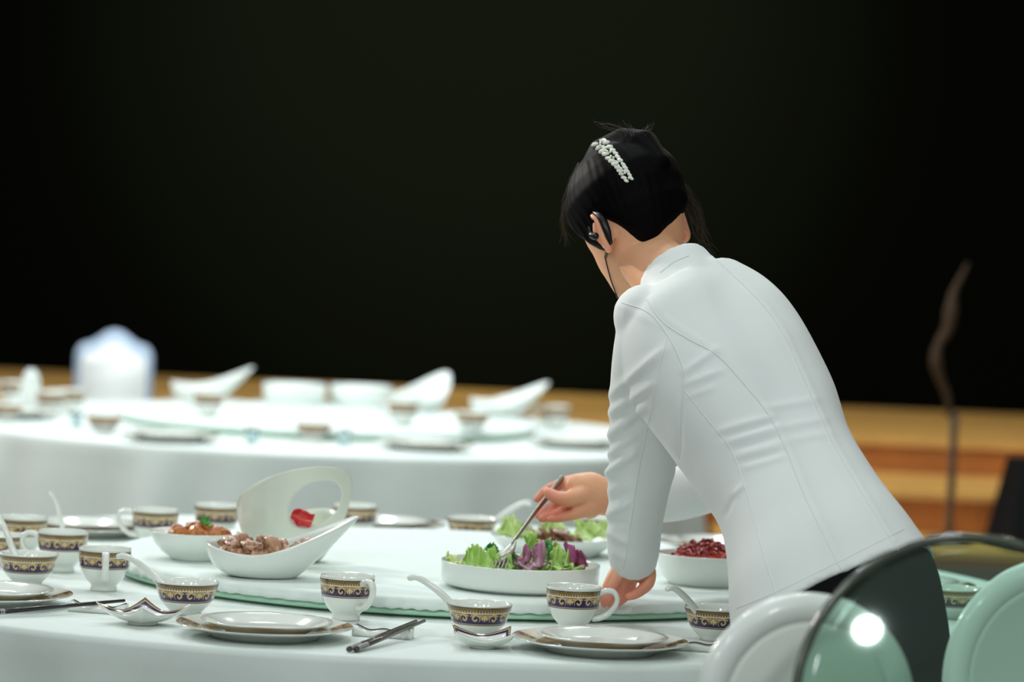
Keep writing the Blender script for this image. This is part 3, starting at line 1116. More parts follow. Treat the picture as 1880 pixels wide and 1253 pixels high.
for k, (px, py, d, w, l, rot, c0, c1, cu, lab) in enumerate(salad):
    leaf_obj('radicchio_leaf' if c0 in (VI, VP) else 'lettuce_leaf', lab, 'salad leaf', SALG, P(px - (10 if px > 1060 else 0), py + 7, d), rot, leaf_mesh('leaf', w * .9, l * .9, 0.0036, cu, c0, c1, 30 + k))
for k in range(14):                                # lower leaves that carry the ones on top
    a, r_ = 2.4 * k, 0.02 + 0.0048 * k
    o = leaf_obj('lettuce_leaf', 'pale green leaf lying deep inside the salad dish', 'salad leaf', SALG + ' underneath', SAL + Vector((r_ * cos(a), r_ * sin(a), 0.021 + 0.0035 * (k % 4))), (rnd.uniform(-14, 14), rnd.uniform(-14, 14), rnd.uniform(0, 360)), leaf_mesh('leaf', .030, .058, .003, .3, LG if k % 3 else VP, LT if k % 3 else VPT, 90 + k))

def chunk_mesh(name, r, sx, seed, cols, amp=0.35, freq=60):
    bm = bmesh.new()
    bmesh.ops.create_icosphere(bm, subdivisions=3, radius=1.0)
    rr = random.Random(seed)
    off = Vector((rr.uniform(0, 50), rr.uniform(0, 50), rr.uniform(0, 50)))
    C = []
    for v in bm.verts:
        n = v.co.copy()
        k = 1 + amp * noise.fractal(n * 1.6 + off, 1.0, 2.0, 3)
        v.co = Vector((n.x * sx[0], n.y * sx[1], n.z * sx[2])) * r * k
        v.co.z += 0.25 * r * sin(2.5 * n.x + off.x)
        f = 0.5 + 0.5 * noise.noise(n * 2.2 + off * 2)
        f = min(1, max(0, f * 1.5 - .25))
        c = np.array(cols[0]) * (1 - f) + np.array(cols[1]) * f
        if noise.noise(n * 4 + off) > 0.28:
            c = np.array(cols[2])
        C.append(c)
    me = bpy.data.meshes.new(name)
    bm.to_mesh(me); bm.free()
    me.polygons.foreach_set('use_smooth', [True] * len(me.polygons))
    set_colors(me, np.array(C))
    return me

MEAT = ((0.46, 0.20, 0.11), (0.68, 0.43, 0.27), (0.14, 0.035, 0.02))
meat_spots = []
for lay, (n, ry, zz) in enumerate(((6, .018, .024), (8, .036, .036), (7, .028, .052))):
    for k in range(n):
        a = 2 * pi * k / n + lay
        meat_spots.append((-0.020 + (.026, .046, .044)[lay] * cos(a), ry * sin(a), zz))
meat_spots += [(0.036, -0.010, 0.043), (0.052, -0.005, 0.050), (0.068, 0.004, 0.061)]
for k, (x, y, z) in enumerate(meat_spots):
    small = k >= len(meat_spots) - 3
    o = ob('meat_slice', chunk_mesh('meat', 0.0105 if small else 0.0165, (1.15, .75, .8), 200 + k, MEAT, .5), M_food, None, BOAT + Vector((x, y, z)))
    o.rotation_euler = (rnd.uniform(-.6, .6), rnd.uniform(-.7, .7), rnd.uniform(0, 6.2))
    tag(o, 'small meat scrap on the slope towards the boat bowl tip' if small else 'pinkish brown meat slice piled in the white boat bowl', 'meat', 'meat scraps in the boat bowl' if small else 'meat slices in the boat bowl')
STEWC = ((0.55, 0.16, 0.035), (0.62, 0.26, 0.07), (0.36, 0.06, 0.02))
stew_spots = [(0, 0, .017), (.028, .01, .021), (-.028, .005, .021), (.0, .03, .022), (.004, -.030, .022),
              (-.022, -.020, .044), (.008, -.026, .047), (.034, -.014, .045), (-.004, .012, .052), (.026, .016, .047), (-.030, .014, .043), (.048, .0, .044)]
for k, (x, y, z) in enumerate(stew_spots):
    o = ob('stew_chunk', chunk_mesh('stew', 0.0175, (1.15, .85, .75), 300 + k, STEWC, 0.42), M_food, None, STEW + Vector((x, y, z)))
    o.rotation_euler = (rnd.uniform(-.3, .3), rnd.uniform(-.3, .3), rnd.uniform(0, 6))
    tag(o, 'orange red stewed chunk in the round white bowl at left', 'food', 'stewed chunks in the left bowl')
leaf_obj('herb_sprig', 'bright green herb leaf on top of the red stew', 'herb', None, STEW + Vector((.016, -.012, .064)), (35, 10, 60), leaf_mesh('herb', .012, .024, .0015, .5, (.10, .34, .05), (.05, .26, .03), 7, .3, .3))
SLC = ((0.24, 0.085, 0.04), (0.34, 0.15, 0.08), (0.13, 0.035, 0.02))
for k in range(9):
    o = ob('brisket_slice', chunk_mesh('slice', 0.024, (1.0, .75, .22), 400 + k, SLC, 0.15), M_food, None, SLI + Vector((-0.030 + 0.0095 * k, -0.030 + 0.004 * sin(k * 2.2), 0.028 + 0.009 * (1 - ((k - 3.5) / 4.5) ** 2))))
    o.rotation_euler = (0.25, 0.5, 0.3 + 0.1 * sin(k * 3))
    tag(o, 'thin brown meat slice overlapping in the shallow dish behind the salad', 'meat', 'brown slices in the shallow dish')
for k, (x, y, z, rz) in enumerate(((-.080, -.02, .034, 20), (-.058, -.035, .036, 80), (-.072, .02, .038, 140), (.062, -.03, .038, -30), (.082, -.01, .040, 30), (.055, .02, .042, 70), (0, .03, .034, 0))):
    leaf_obj('lettuce_leaf', 'pale lettuce bedding at the %s of the sliced meat dish' % ('left end' if x < -.04 else 'right end' if x > .04 else 'back'), 'salad leaf', 'lettuce bedding in the sliced meat dish, ' + ('left' if x < -.04 else 'right' if x > .04 else 'back'), SLI + Vector((x, y, z)), (25, 10, rz), leaf_mesh('bed', .026, .05, .003, .5, (.62, .72, .36), (.50, .68, .24), 500 + k))
# heap of red shreds: nobody could count them
q = MB()
for k in range(240):
    a, r_ = rnd.uniform(0, 2 * pi), 0.058 * sqrt(rnd.uniform(0, 1))
    top = 0.047 + 0.030 * (1 - (r_ / 0.06) ** 2)
    z = top - rnd.uniform(0, 0.016)
    b = rnd.uniform(0, pi)
    L = rnd.uniform(.010, .018)
    p = Vector((r_ * cos(a), r_ * sin(a), z))
    dv = Vector((cos(b), sin(b), rnd.uniform(-.3, .3)))
    q.tube([p - dv * L * .5, p + Vector((0, 0, rnd.uniform(.001, .005))), p + dv * L * .5], rnd.uniform(.0014, .0028), 6, flat=.6)
q.ball((0, 0, 0.038), 1.0, (0.064, 0.064, 0.026), 24, 12)
me = q.mesh('red_shreds')
cc = np.array([np.array((0.32, 0.014, 0.012)) if noise.noise(v.co * 260) < .12 else np.array((.60, .07, .04)) for v in me.vertices])
set_colors(me, cc)
o = ob('red_shreds', me, M_food, None, SHR)
tag(o, 'heap of dark red dressed shreds in the deep white bowl', 'food', None, 'stuff')
# rose petal
pm = leaf_mesh('petal', .015, .040, .0015, .35, (.62, .02, .03), (.55, .015, .025), 11, .35, 0.0)
pm.transform(Matrix.Rotation(radians(80), 4, 'Z'))
o = leaf_obj('rose_petal', 'red petal resting on the lower lip of the loop dish hole', 'petal', None, P(554, 954, 6.036), (64, 6, 0), pm)

# ------------------------------------------------------------------ person
person = thing('person', 'woman in white jacket bending over the table, black hair with jewelled clip', 'person', (0.55, 5.16, 0))
PINV = Matrix.Translation(-Vector((0.55, 5.16, 0)))
def pchild(name, me, m, parent=None):
    """mesh given in world space -> child of the person"""
    me.transform(PINV)
    return ob(name, me, m, parent or person)

# ---- head frame
YAW, PIT, RLL = radians(34), radians(34), radians(9)
F0 = Vector((-sin(YAW), cos(YAW), 0))
R0 = Vector((cos(YAW), sin(YAW), 0))
Fh = F0 * cos(PIT) - Vector((0, 0, 1)) * sin(PIT)
U0 = R0.cross(Fh)
Rh = R0 * cos(RLL) + U0 * sin(RLL)
Uh = U0 * cos(RLL) - R0 * sin(RLL)
HO = P(1170, 424, 5.68)
HM = Matrix(((Rh.x, Fh.x, Uh.x, HO.x), (Rh.y, Fh.y, Uh.y, HO.y), (Rh.z, Fh.z, Uh.z, HO.z), (0, 0, 0, 1)))
HS = 0.98
HEADP = [(-.113, .062, .036, .016), (-.104, .078, .018, .032), (-.09, .085, .0, .044), (-.07, .088, -.03, .056), (-.05, .088, -.056, .0635), (-.03, .088, -.074, .0685), (-.01, .088, -.086, .072), (.012, .090, -.095, .0745), (.04, .090, -.098, .0755), (.065, .086, -.094, .0725), (.085, .076, -.084, .065), (.102, .060, -.068, .053), (.115, .038, -.046, .036), (.1225, .012, -.022, .016)]
HZ = [h[0] for h in HEADP]
def head_pt(z, a, thick=0.0):
    """a = angle from the face front, positive to the right"""
    f, b, w = (interp(z, HZ, [h[i] for h in HEADP]) for i in (1, 2, 3))
    my, hy = (f + b) / 2, (f - b) / 2
    ca, sa = cos(a), sin(a)
    e = 0.9
    x = w * math.copysign(abs(sa) ** e, sa)
    y = my + hy * math.copysign(abs(ca) ** e, ca)
    if ca > 0:
        g = lambda x0, z0, sx, sz: exp(-((x - x0) / sx) ** 2 - ((z - z0) / sz) ** 2)
        y += 0.004 * g(0, .02, .045, .012) - 0.007 * (g(.031, .004, .014, .010) + g(-.031, .004, .014, .010))
        nz = max(0.0, min(1.0, (0.012 - z) / 0.048)) if z > -0.038 else max(0, 1 - (-.038 - z) / .008)
        y += 0.020 * nz * exp(-(x / (0.006 + 0.006 * nz)) ** 2)
        y += 0.004 * g(0, -.060, .020, .006) + 0.0045 * g(0, -.072, .018, .006) - 0.003 * g(0, -.066, .02, .0025)
        y += 0.004 * g(0, -.098, .016, .012)
        y += 0.003 * (g(.042, -.022, .018, .018) + g(-.042, -.022, .018, .018))
    c = Vector((0, (f + b) / 2 * .6, 0.01))
    p = Vector((x, y, z))
    if thick:
        n = (p - c)
        n = Vector((n.x / .075, n.y / .095, n.z / .115)).normalized()
        p = p + n * thick
    return p

def lerp_rings(n, fn, zs):
    return [[fn(z, 2 * pi * k / n) for k in range(n)] for z in zs]

body = MB()
zs = list(np.linspace(-.113, .1225, 64))
body.rings([[HM @ (head_pt(z, 2 * pi * k / 72) * HS) for k in range(72)] for z in zs])
# ears
def ear(side):
    c = Vector((side * .0735, -.008, .000))
    out = []
    tilt = radians(14)
    for k in range(21):
        a = radians(-150) + radians(265) * k / 20     # helix from the lobe round to the root
        yy, zz = -0.0165 * cos(a) * (1.0 if True else 1), 0.030 * sin(a)
    pts = [(.014, -.014), (.006, -.026), (-.002, -.033), (-.009, -.027), (-.0125, -.014), (-.0165, .002), (-.0175, .016), (-.012, .027), (-.002, .031), (.008, .027), (.013, .017), (.012, .006)]
    h = cspline([(side * (.078 + (.020 if side < 0 else .009) * smooth01((.012 - y) / .03)), y - .008, z) for (y, z) in pts], 44)
    rad = [0.0042 + 0.0022 * exp(-((i - 8) / 6.0) ** 2) for i in range(44)]
    body.tube([HM @ (Vector(p) * HS) for p in h], [r * HS for r in rad], 10)
    # concha: a thin leaning plate that joins the helix to the head
    m = HM.to_3x3() @ Matrix.Rotation(side * radians(-38), 3, 'Z')
    body.ball(HM @ (Vector((side * .082, -.0115, -.001)) * HS), HS, (.0048, .0175, .029), 16, 12, m)
    if side > 0:
        body.ball(HM @ (Vector((.080, -.010, .0)) * HS), HS, (.007, .017, .030), 16, 12, HM.to_3x3())
ear(-1); ear(1)
# neck
nk = [P(1176, 462, 5.665), P(1200, 486, 5.635), P(1226, 512, 5.605), P(1262, 556, 5.575)]
body.tube(nk, [.054, .052, .055, .066], 24)
# trunk, simplified, all under the clothes
ST = [  # left px, right px, depth of centre, depth skew, half thickness
    ((1186, 512), (1292, 458), 5.60, .035, .058),
    ((1158, 566), (1336, 512), 5.578, .080, .080),
    ((1148, 608), (1394, 552), 5.555, .100, .098),
    ((1166, 700), (1440, 590), 5.515, .095, .112),
    ((1222, 786), (1488, 660), 5.462, .085, .116),
    ((1280, 870), (1530, 742), 5.408, .075, .110),
    ((1325, 945), (1556, 820), 5.352, .070, .105),
    ((1338, 1030), (1604, 905), 5.296, .068, .116),
    ((1338, 1106), (1658, 974), 5.250, .066, .132),
    ((1343, 1207), (1713, 1045), 5.205, .066, .142),
]
def trunk_rings(stations, n, shrink, expo=2.35, gap=0.0):
    C, W = [], []
    for (l, r, d, sk, b) in stations:
        L, R = P(l[0], l[1], d - sk), P(r[0], r[1], d + sk)
        C.append((L + R) / 2); W.append((R - L) / 2)
    out = []
    for i, (l, r, d, sk, b) in enumerate(stations):
        t = (C[min(i + 1, len(C) - 1)] - C[max(i - 1, 0)]).normalized()
        w = W[i]
        wn = w.normalized()
        nn = wn.cross(t).normalized()
        if nn.y > 0:
            nn = -nn                       # towards the camera: the back of the jacket
        ring = []
        for k in range(n):
            a = 2 * pi * k / n
            ca, sa = cos(a), sin(a)
            x = math.copysign(abs(ca) ** (2 / expo), ca)
            y = math.copysign(abs(sa) ** (2 / expo), sa)
            spine = 1 - 0.06 * exp(-((ca) / .16) ** 2) if sa > 0 else 1.0
            if sa < 0 and C[i].z < 1.02:
                spine = 1 - .5 * smooth01((1.02 - C[i].z) / .16)
            ring.append(C[i] + w * x * shrink + nn * y * b * spine * shrink)
        out.append(ring)
    # densify along the trunk
    dense = []
    flat = [np.array([tuple(v) for v in rg]).ravel() for rg in out]
    for f in cspline(flat, len(out) * 6):
        a = f.reshape(-1, 3)
        dense.append([Vector(v) for v in a])
    return dense
body.rings(trunk_rings(ST[1:-1], 40, 0.80))
# sleeves: px, py, depth, radius px
LS = [(1196, 590, 5.50, 62), (1192, 640, 5.50, 66), (1187, 700, 5.515, 66), (1183, 770, 5.545, 65), (1180, 836, 5.575, 63), (1172, 900, 5.61, 57), (1165, 960, 5.65, 51), (1163, 1010, 5.68, 48), (1162, 1042, 5.70, 42)]
RS = [(1376, 590, 5.66, 56), (1405, 640, 5.72, 66), (1410, 740, 5.80, 62), (1392, 830, 5.86, 56), (1330, 876, 5.885, 52), (1255, 905, 5.905, 50), (1180, 918, 5.92, 45), (1130, 922, 5.93, 41)]
def limb(q, pts, k, n=20, dense=5, ends=True):
    c = cspline([tuple(P(p[0], p[1], p[2])) + (p[3] * p[2] / FPX * k,) for p in pts], len(pts) * dense)
    q.tube([Vector(p[:3]) for p in c], [p[3] for p in c], n, round_ends=ends)
limb(body, LS, .74)
limb(body, RS, .74)
# right hand
limb(body, [(1150, 921, 5.93, 30), (1120, 918, 5.93, 31), (1098, 910, 5.93, 36), (1078, 901, 5.93, 36), (1062, 897, 5.93, 28)], 1.0)
limb(body, [(1082, 930, 5.918, 24), (1066, 928, 5.918, 18)], 1.0)
FING = [
    [(1072, 882, 5.940, 15), (1052, 884, 5.945, 13), (1030, 890, 5.950, 11.5), (1008, 899, 5.952, 10), (995, 908, 5.949, 9), (986, 918, 5.945, 7)],      # index, behind the fork
    [(1085, 905, 5.915, 19), (1062, 912, 5.905, 17), (1040, 917, 5.900, 15), (1022, 914, 5.902, 12.5), (1008, 906, 5.908, 11), (1003, 902, 5.912, 8)],  # thumb, in front
    [(1068, 908, 5.936, 14), (1044, 918, 5.940, 12), (1020, 930, 5.941, 11), (1000, 941, 5.936, 10), (989, 948, 5.932, 7.5)],                       # middle
    [(1072, 922, 5.926, 13), (1048, 934, 5.928, 11.5), (1022, 944, 5.926, 10.5), (1003, 951, 5.921, 9), (994, 954, 5.918, 7)],                      # ring
    [(1080, 936, 5.908, 13), (1058, 944, 5.905, 11), (1034, 950, 5.904, 9.5), (1016, 953, 5.903, 8), (1009, 954, 5.903, 6)],                        # little
]
for f in FING:
    limb(body, f, 1.0, 14)
# left hand, lowered to the rim of the turntable
limb(body, [(1164, 1020, 5.69, 28), (1160, 1040, 5.70, 30), (1147, 1050, 5.70, 24), (1140, 1060, 5.697, 18)], 1.0)
LF = [
    [(1140, 1044, 5.69, 17), (1128, 1062, 5.683, 15.5), (1119, 1080, 5.678, 14), (1113, 1097, 5.675, 12), (1110, 1108, 5.674, 9)],
    [(1146, 1060, 5.70, 15), (1138, 1080, 5.70, 12.5), (1130, 1096, 5.695, 11), (1122, 1108, 5.69, 9)],
    [(1158, 1064, 5.712, 14), (1154, 1082, 5.712, 12), (1146, 1096, 5.708, 10.5), (1136, 1106, 5.702, 8.5)],
    [(1186, 1036, 5.700, 14), (1193, 1054, 5.692, 12.5), (1190, 1072, 5.686, 11.5), (1178, 1084, 5.682, 10.5), (1165, 1092, 5.680, 9.5), (1154, 1096, 5.680, 8)],
]
for f in LF:
    limb(body, f, 1.0, 14)
# legs, slim, inside the trousers
HIPC = [P(1530, 1150, 5.22), P(1628, 1130, 5.25)]
FEET = [Vector((.475, 5.01, .075)), Vector((.655, 5.06, .075))]
KNEE = [Vector((.455, 5.13, .47)), Vector((.612, 5.17, .47))]
for h, k_, f in zip(HIPC, KNEE, FEET):
    body.tube([h + Vector((-.02, .03, .06)), h, (h + k_) / 2, k_, (k_ + f) / 2, f], [.060, .066, .060, .046, .044, .032], 16)
bm_ = remeshed(body.mesh('body'), 0.0026, 5, 0.5)
SK, PINK, LIP = np.array((.84, .43, .25)), np.array((.84, .29, .20)), np.array((.50, .12, .10))
cols = []
HI = HM.inverted()
for v in bm_.vertices:
    c = SK
    p = v.co
    if p.z < 1.15 and p.x < .35:
        px, py = proj(p)
        if py < 980:
            f = smooth01((1062 - px) / 45.0) * .75 + .25 * smooth01((py - 900) / 40)
        else:
            f = smooth01((py - 1040) / 50.0) * .9
        c = SK * (1 - f) + PINK * f
    elif p.z > 1.3:
        h = HI @ p
        if h.y > .08 and abs(h.x) < .026 and abs(h.z + .066) < .010:
            c = LIP
        elif abs(h.x) > .07 and h.z < .03 and h.z > -.04:
            c = SK * .7 + PINK * .3
    cols.append(c)
set_colors(bm_, np.array(cols))
body_ob = pchild('body', bm_, M_skin)
for s in (-1, 1):
    q = MB()
    q.ball(HM @ (Vector((s * .031, .0690, .004)) * HS), .0118)
    pchild('eye', q.mesh('eye'), M_eye)

# ---- jacket
jk = MB()
jk.rings(trunk_rings(ST[1:], 64, 0.985))
limb(jk, LS, 1.0, 28, 8, False)
limb(jk, RS, 1.0, 28, 8, False)
jk.ball(P(1185, 582, 5.50), .052)
jk.ball(P(1376, 586, 5.64), .046)
# stand collar: a leaning ring round the neck
cr = []
for (cx, cy, d, rr, tz) in ((1260, 550, 5.570, .076, 0), (1250, 528, 5.580, .069, 0), (1242, 509, 5.592, .0650, 0), (1237, 499, 5.600, .0630, 0)):
    c = P(cx, cy, d)
    ax = (P(1206, 468, 5.64) - P(1262, 546, 5.575)).normalized()
    u = RT - ax * RT.dot(ax); u.normalize()
    w = ax.cross(u)
    cr.append([c + (u * cos(2 * pi * k / 36) + w * sin(2 * pi * k / 36)) * rr for k in range(36)])
jk.rings(cr)
jm = remeshed(jk.mesh('jacket'), 0.0042, 10, 0.5)
WR = [  # creases: x0,y0,x1,y1,sigma px, height mm
    (1257, 683, 1318, 640, 7, 3.0), (1258, 706, 1326, 680, 7, 2.6), (1262, 730, 1312, 712, 6, 1.6),
    (1319, 792, 1417, 765, 7, 3.2), (1333, 813, 1428, 786, 7, 3.2), (1352, 838, 1436, 816, 7, 2.6), (1368, 860, 1442, 838, 6, 2.0),
    (1396, 752, 1500, 734, 8, 2.0), (1431, 786, 1516, 770, 8, 2.0), (1446, 810, 1526, 796, 7, 1.5),
    (1117, 730, 1222, 640, 9, 4.6), (1115, 762, 1200, 706, 8, 4.4), (1112, 806, 1182, 748, 9, 5.4), (1110, 842, 1172, 796, 8, 4.2),
    (1104, 880, 1168, 826, 9, 9.0), (1108, 905, 1150, 890, 7, 2.5), (1112, 948, 1152, 924, 8, 5.5), (1114, 976, 1152, 998, 8, 5.0), (1122, 1012, 1156, 1030, 7, 2.4),
    (1240, 860, 1205, 905, 9, 2.2), (1210, 950, 1185, 990, 8, 2.0), (1345, 912, 1366, 890, 5, 2.0),
    (1135, 560, 1215, 600, 8, 1.2), (1300, 470, 1330, 500, 6, 1.5),
]
GR = [  # grooves
    (1330, 950, 1348, 912, 5, 2.4), (1250, 690, 1247, 840, 5, 2.5), (1118, 745, 1200, 670, 6, 2.2), (1113, 784, 1186, 730, 6, 2.4), (1110, 824, 1176, 772, 6, 2.6), (1110, 860, 1160, 816, 6, 2.4), (1112, 924, 1150, 908, 6, 2.4), (1114, 962, 1150, 962, 6, 2.4),
    (1325, 803, 1422, 776, 5, 2.0), (1342, 826, 1432, 802, 5, 2.0), (1360, 850, 1438, 828, 5, 1.6),
]
SEAMC = [(1306, 470), (1345, 505), (1400, 560), (1438, 615), (1468, 680), (1496, 745), (1530, 818), (1572, 890), (1612, 955), (1640, 1000)]
SEAMP = [(1186, 548), (1215, 590), (1262, 622), (1316, 652), (1366, 706), (1412, 764), (1444, 830), (1478, 914), (1520, 1000), (1552, 1062)]
for lst_, off in ((SEAMC, 5), (SEAMP, 8)):
    for a_, b_ in zip(lst_[:-1], lst_[1:]):
        WR.append((a_[0] + off, a_[1] - off * .5, b_[0] + off, b_[1] - off * .5, 6, 1.3))
def seg_d(px, py, a):
    x0, y0, x1, y1 = a[:4]
    dx, dy = x1 - x0, y1 - y0
    L2 = dx * dx + dy * dy
    t = ((px - x0) * dx + (py - y0) * dy) / L2
    tt = min(1, max(0, t))
    d = math.hypot(px - x0 - dx * tt, py - y0 - dy * tt)
    return d, tt
nor = [v.normal.copy() for v in jm.vertices]
for v, n in zip(jm.vertices, nor):
    face = -n.dot((v.co - CAM).normalized())
    if face < -0.35:
        continue
    px, py = proj(v.co)
    h = 0.0
    for s, lst in ((1, WR), (-1, GR)):
        for a in lst:
            if abs(px - (a[0] + a[2]) / 2) > 90 or abs(py - (a[1] + a[3]) / 2) > 90:
                continue
            d, t = seg_d(px, py, a)
            if d < 3 * a[4]:
                if a[5] == 1.3:
                    if 0 < t < 1:
                        h += 0.0013 * exp(-(d / a[4]) ** 2)
                    continue
                h += s * a[5] * 0.001 * exp(-(d / a[4]) ** 2) * (0.35 + 0.65 * sin(pi * min(1, max(0, t))) ** .5)
    h += 0.0012 * noise.noise(v.co * 14)
    v.co += n * h * smooth01((face + .35) / .4)
jm.update()
jtree = BVHTree.FromPolygons([v.co.copy() for v in jm.vertices], [tuple(p.vertices) for p in jm.polygons])
jacket = pchild('jacket', jm, M_jacket)

def on_surface(tree, px, py):
    r = ray(px, py).normalized()
    hit = tree.ray_cast(CAM, r)
    return hit[0], hit[1]

def seam(pts, r, lift=0.0, parent=None, name='seam', m=None, n=70):
    run = []
    out = MB()
    last = None
    def flush():
        if len(run) > 3:
            out.tube(run, r, 6)
        run.clear()
    for p in cspline(pts, n):
        loc, nn = on_surface(jtree, p[0], p[1])
        if loc is None:
            flush(); continue
        q_ = loc + nn * lift
        if run and (q_ - run[-1]).length > 0.03:
            flush()
        run.append(q_)
    flush()
    if out.V:
        return pchild(name, out.mesh(name), m or M_seam, parent or jacket)
seam([(1306, 470), (1345, 505), (1400, 560), (1438, 615), (1468, 680), (1496, 745), (1530, 818), (1572, 890), (1612, 955), (1640, 1000)], .0011, 0)
seam([(1186, 548), (1215, 590), (1262, 622), (1316, 652), (1366, 706), (1412, 764), (1444, 830), (1478, 914), (1520, 1000), (1552, 1062)], .0011, 0)
seam([(1256, 716), (1290, 760), (1338, 820), (1366, 890), (1394, 990), (1420, 1076), (1434, 1112)], .0009, 0)
seam([(1142, 556), (1190, 574), (1224, 614), (1246, 656), (1256, 690), (1254, 740), (1250, 800), (1247, 842)], .0010, 0)
seam([(1224, 624), (1208, 690), (1190, 780), (1172, 870), (1160, 950), (1152, 1010), (1144, 1046)], .0008, 0)
seam([(1352, 1118), (1420, 1090), (1520, 1042), (1600, 1002), (1660, 972)], .0007, 0)
seam([(1212, 500), (1236, 482), (1264, 470)], .0009, 0)

# ---- trousers
tq = MB()
tr = [((1340, 1106), (1656, 976), 5.250, .066, .122), ((1352, 1206), (1709, 1046), 5.205, .066, .139), ((1390, 1246), (1721, 1112), 5.202, .06, .130), ((1432, 1280), (1730, 1192), 5.205, .06, .116)]
tq.rings(trunk_rings(tr, 40, 0.97))
for i, (h, k_, f) in enumerate(zip(HIPC, KNEE, FEET)):
    tq.tube([h, h * .6 + k_ * .4 + Vector(((-.01, .012)[i], 0, 0)), k_ + Vector((0, 0, .05)), k_ - Vector((0, 0, .1)), f + Vector((0, 0, .02))], [.084, .086, .070, .066, .064], 24, round_ends=False)
trousers = pchild('trousers', remeshed(tq.mesh('trousers'), 0.008, 6), M_trouser)
for f in FEET:
    sq = MB()
    fd = Vector((-.5, .86, 0)).normalized()
    rg = []
    for t, w, z1 in ((-.07, .022, .06), (-.06, .032, .085), (-.03, .034, .088), (.02, .036, .070), (.08, .042, .050), (.13, .040, .040), (.155, .028, .030), (.165, .010, .020)):
        c = Vector((f.x, f.y, 0)) + fd * t
        s_ = Vector((fd.y, -fd.x, 0))
        rg.append([c + s_ * (w * cos(2 * pi * k / 16)) + Vector((0, 0, z1 / 2 + z1 / 2 * sin(2 * pi * k / 16))) for k in range(16)])
    sq.rings(rg)
    pchild('shoe', sq.mesh('shoe'), M_black)

# ---- hair
def hairline(a):
    if a > pi:
        a -= 2 * pi
    if a < -1.7 or a > 1.7:
        return interp(a if a < 0 else a - 2 * pi, [-2 * pi + 1.72, -2 * pi + 1.95, -pi - .5, -pi, -2.75, -2.5, -2.2, -1.95, -1.72], [.010, -.008, -.022, -.040, -.056, -.058, -.036, -.008, .016])
    a = abs(a)
    return interp(a, [0, .5, .95, 1.25, 1.5, 1.72, 1.95, 2.3, 2.8, pi], [.080, .068, .030, -.012, -.030, .016, -.006, -.030, -.050, -.064])
HV, HF = [], []
nz_, na = 90, 144
hz = list(np.linspace(-.112, .1225, nz_))
for i, z in enumerate(hz):
    for k in range(na):
        a = -pi + 2 * pi * k / na
        t = smooth01((z - hairline(a) + .010) / .034)
        back = 0.5 - 0.5 * cos(a)
        th = 0.0095 + 0.010 * smooth01((z + .02) / .10) + 0.008 * back * smooth01((z - .02) / .06) + .006 * smooth01((z - .075) / .045)
        strand = 0.0011 * noise.noise(Vector((a * 9, z * 14, 0))) + .0008 * sin(a * 40 + 25 * z + 3 * noise.noise(Vector((a * 2, z * 20, 1))))
        th = -0.007 + (th + .007 + strand) * t
        p = head_pt(z, a, th)
        HV.append(HM @ (p * HS))
for i in range(nz_ - 1):
    for k in range(na):
        l = (k + 1) % na
        HF.append((i * na + k, i * na + l, (i + 1) * na + l, (i + 1) * na + k))
HF.append(tuple((nz_ - 1) * na + k for k in range(na)))
HF.append(tuple(range(na - 1, -1, -1)))
hq = MB()
hq.add(HV, HF)
# rolled-up twist at the crown
def hp(x, y, z):
    return HM @ (Vector((x, y, z)) * HS)
hq.tube([hp(*p) for p in ((-.028, .020, .122), (-.012, -.018, .136), (.008, -.052, .128), (.012, -.084, .104), (.008, -.104, .066))], [.022, .032, .036, .034, .022], 18)
hmesh = remeshed(hq.mesh('hair'), 0.0028, 5)
htree = BVHTree.FromPolygons([v.co.copy() for v in hmesh.vertices], [tuple(p.vertices) for p in hmesh.polygons])
hair = pchild('hair', hmesh, M_hair)
wq = MB()
def wisp(pts, d, jit, n, r=.00035):
    wq = MB()
    for k in range(n):
        j = [(p[0] + rnd.gauss(0, jit) * (i / len(pts) + .15), p[1] + rnd.gauss(0, jit) * (i / len(pts) + .15)) for i, p in enumerate(pts)]
        c = cspline([tuple(P(p[0], p[1], d + rnd.gauss(0, .006))) for p in j], 14)
        wq.tube([Vector(p) for p in c], [r * (1 - .7 * i / 13) for i in range(14)], 5, round_ends=False)
    pchild('hair_wisp', wq.mesh('hair_wisp'), M_wisp, hair)
wisp([(1244, 330), (1262, 350), (1282, 390), (1296, 440)], 5.69, 8, 34)
wisp([(1246, 360), (1268, 400), (1288, 440), (1312, 470)], 5.69, 10, 14)
wisp([(1150, 252), (1142, 240), (1120, 232), (1096, 226)], 5.66, 7, 14)
wisp([(1160, 252), (1156, 238), (1150, 226)], 5.66, 9, 16)
wisp([(1176, 254), (1188, 240), (1196, 232)], 5.66, 7, 12)
wisp([(1052, 345), (1038, 380), (1034, 410), (1040, 445)], 5.74, 7, 26)
wisp([(1062, 300), (1044, 340), (1036, 380)], 5.74, 6, 12)
wisp([(1186, 434), (1192, 448), (1200, 462)], 5.625, 8, 10, .0003)

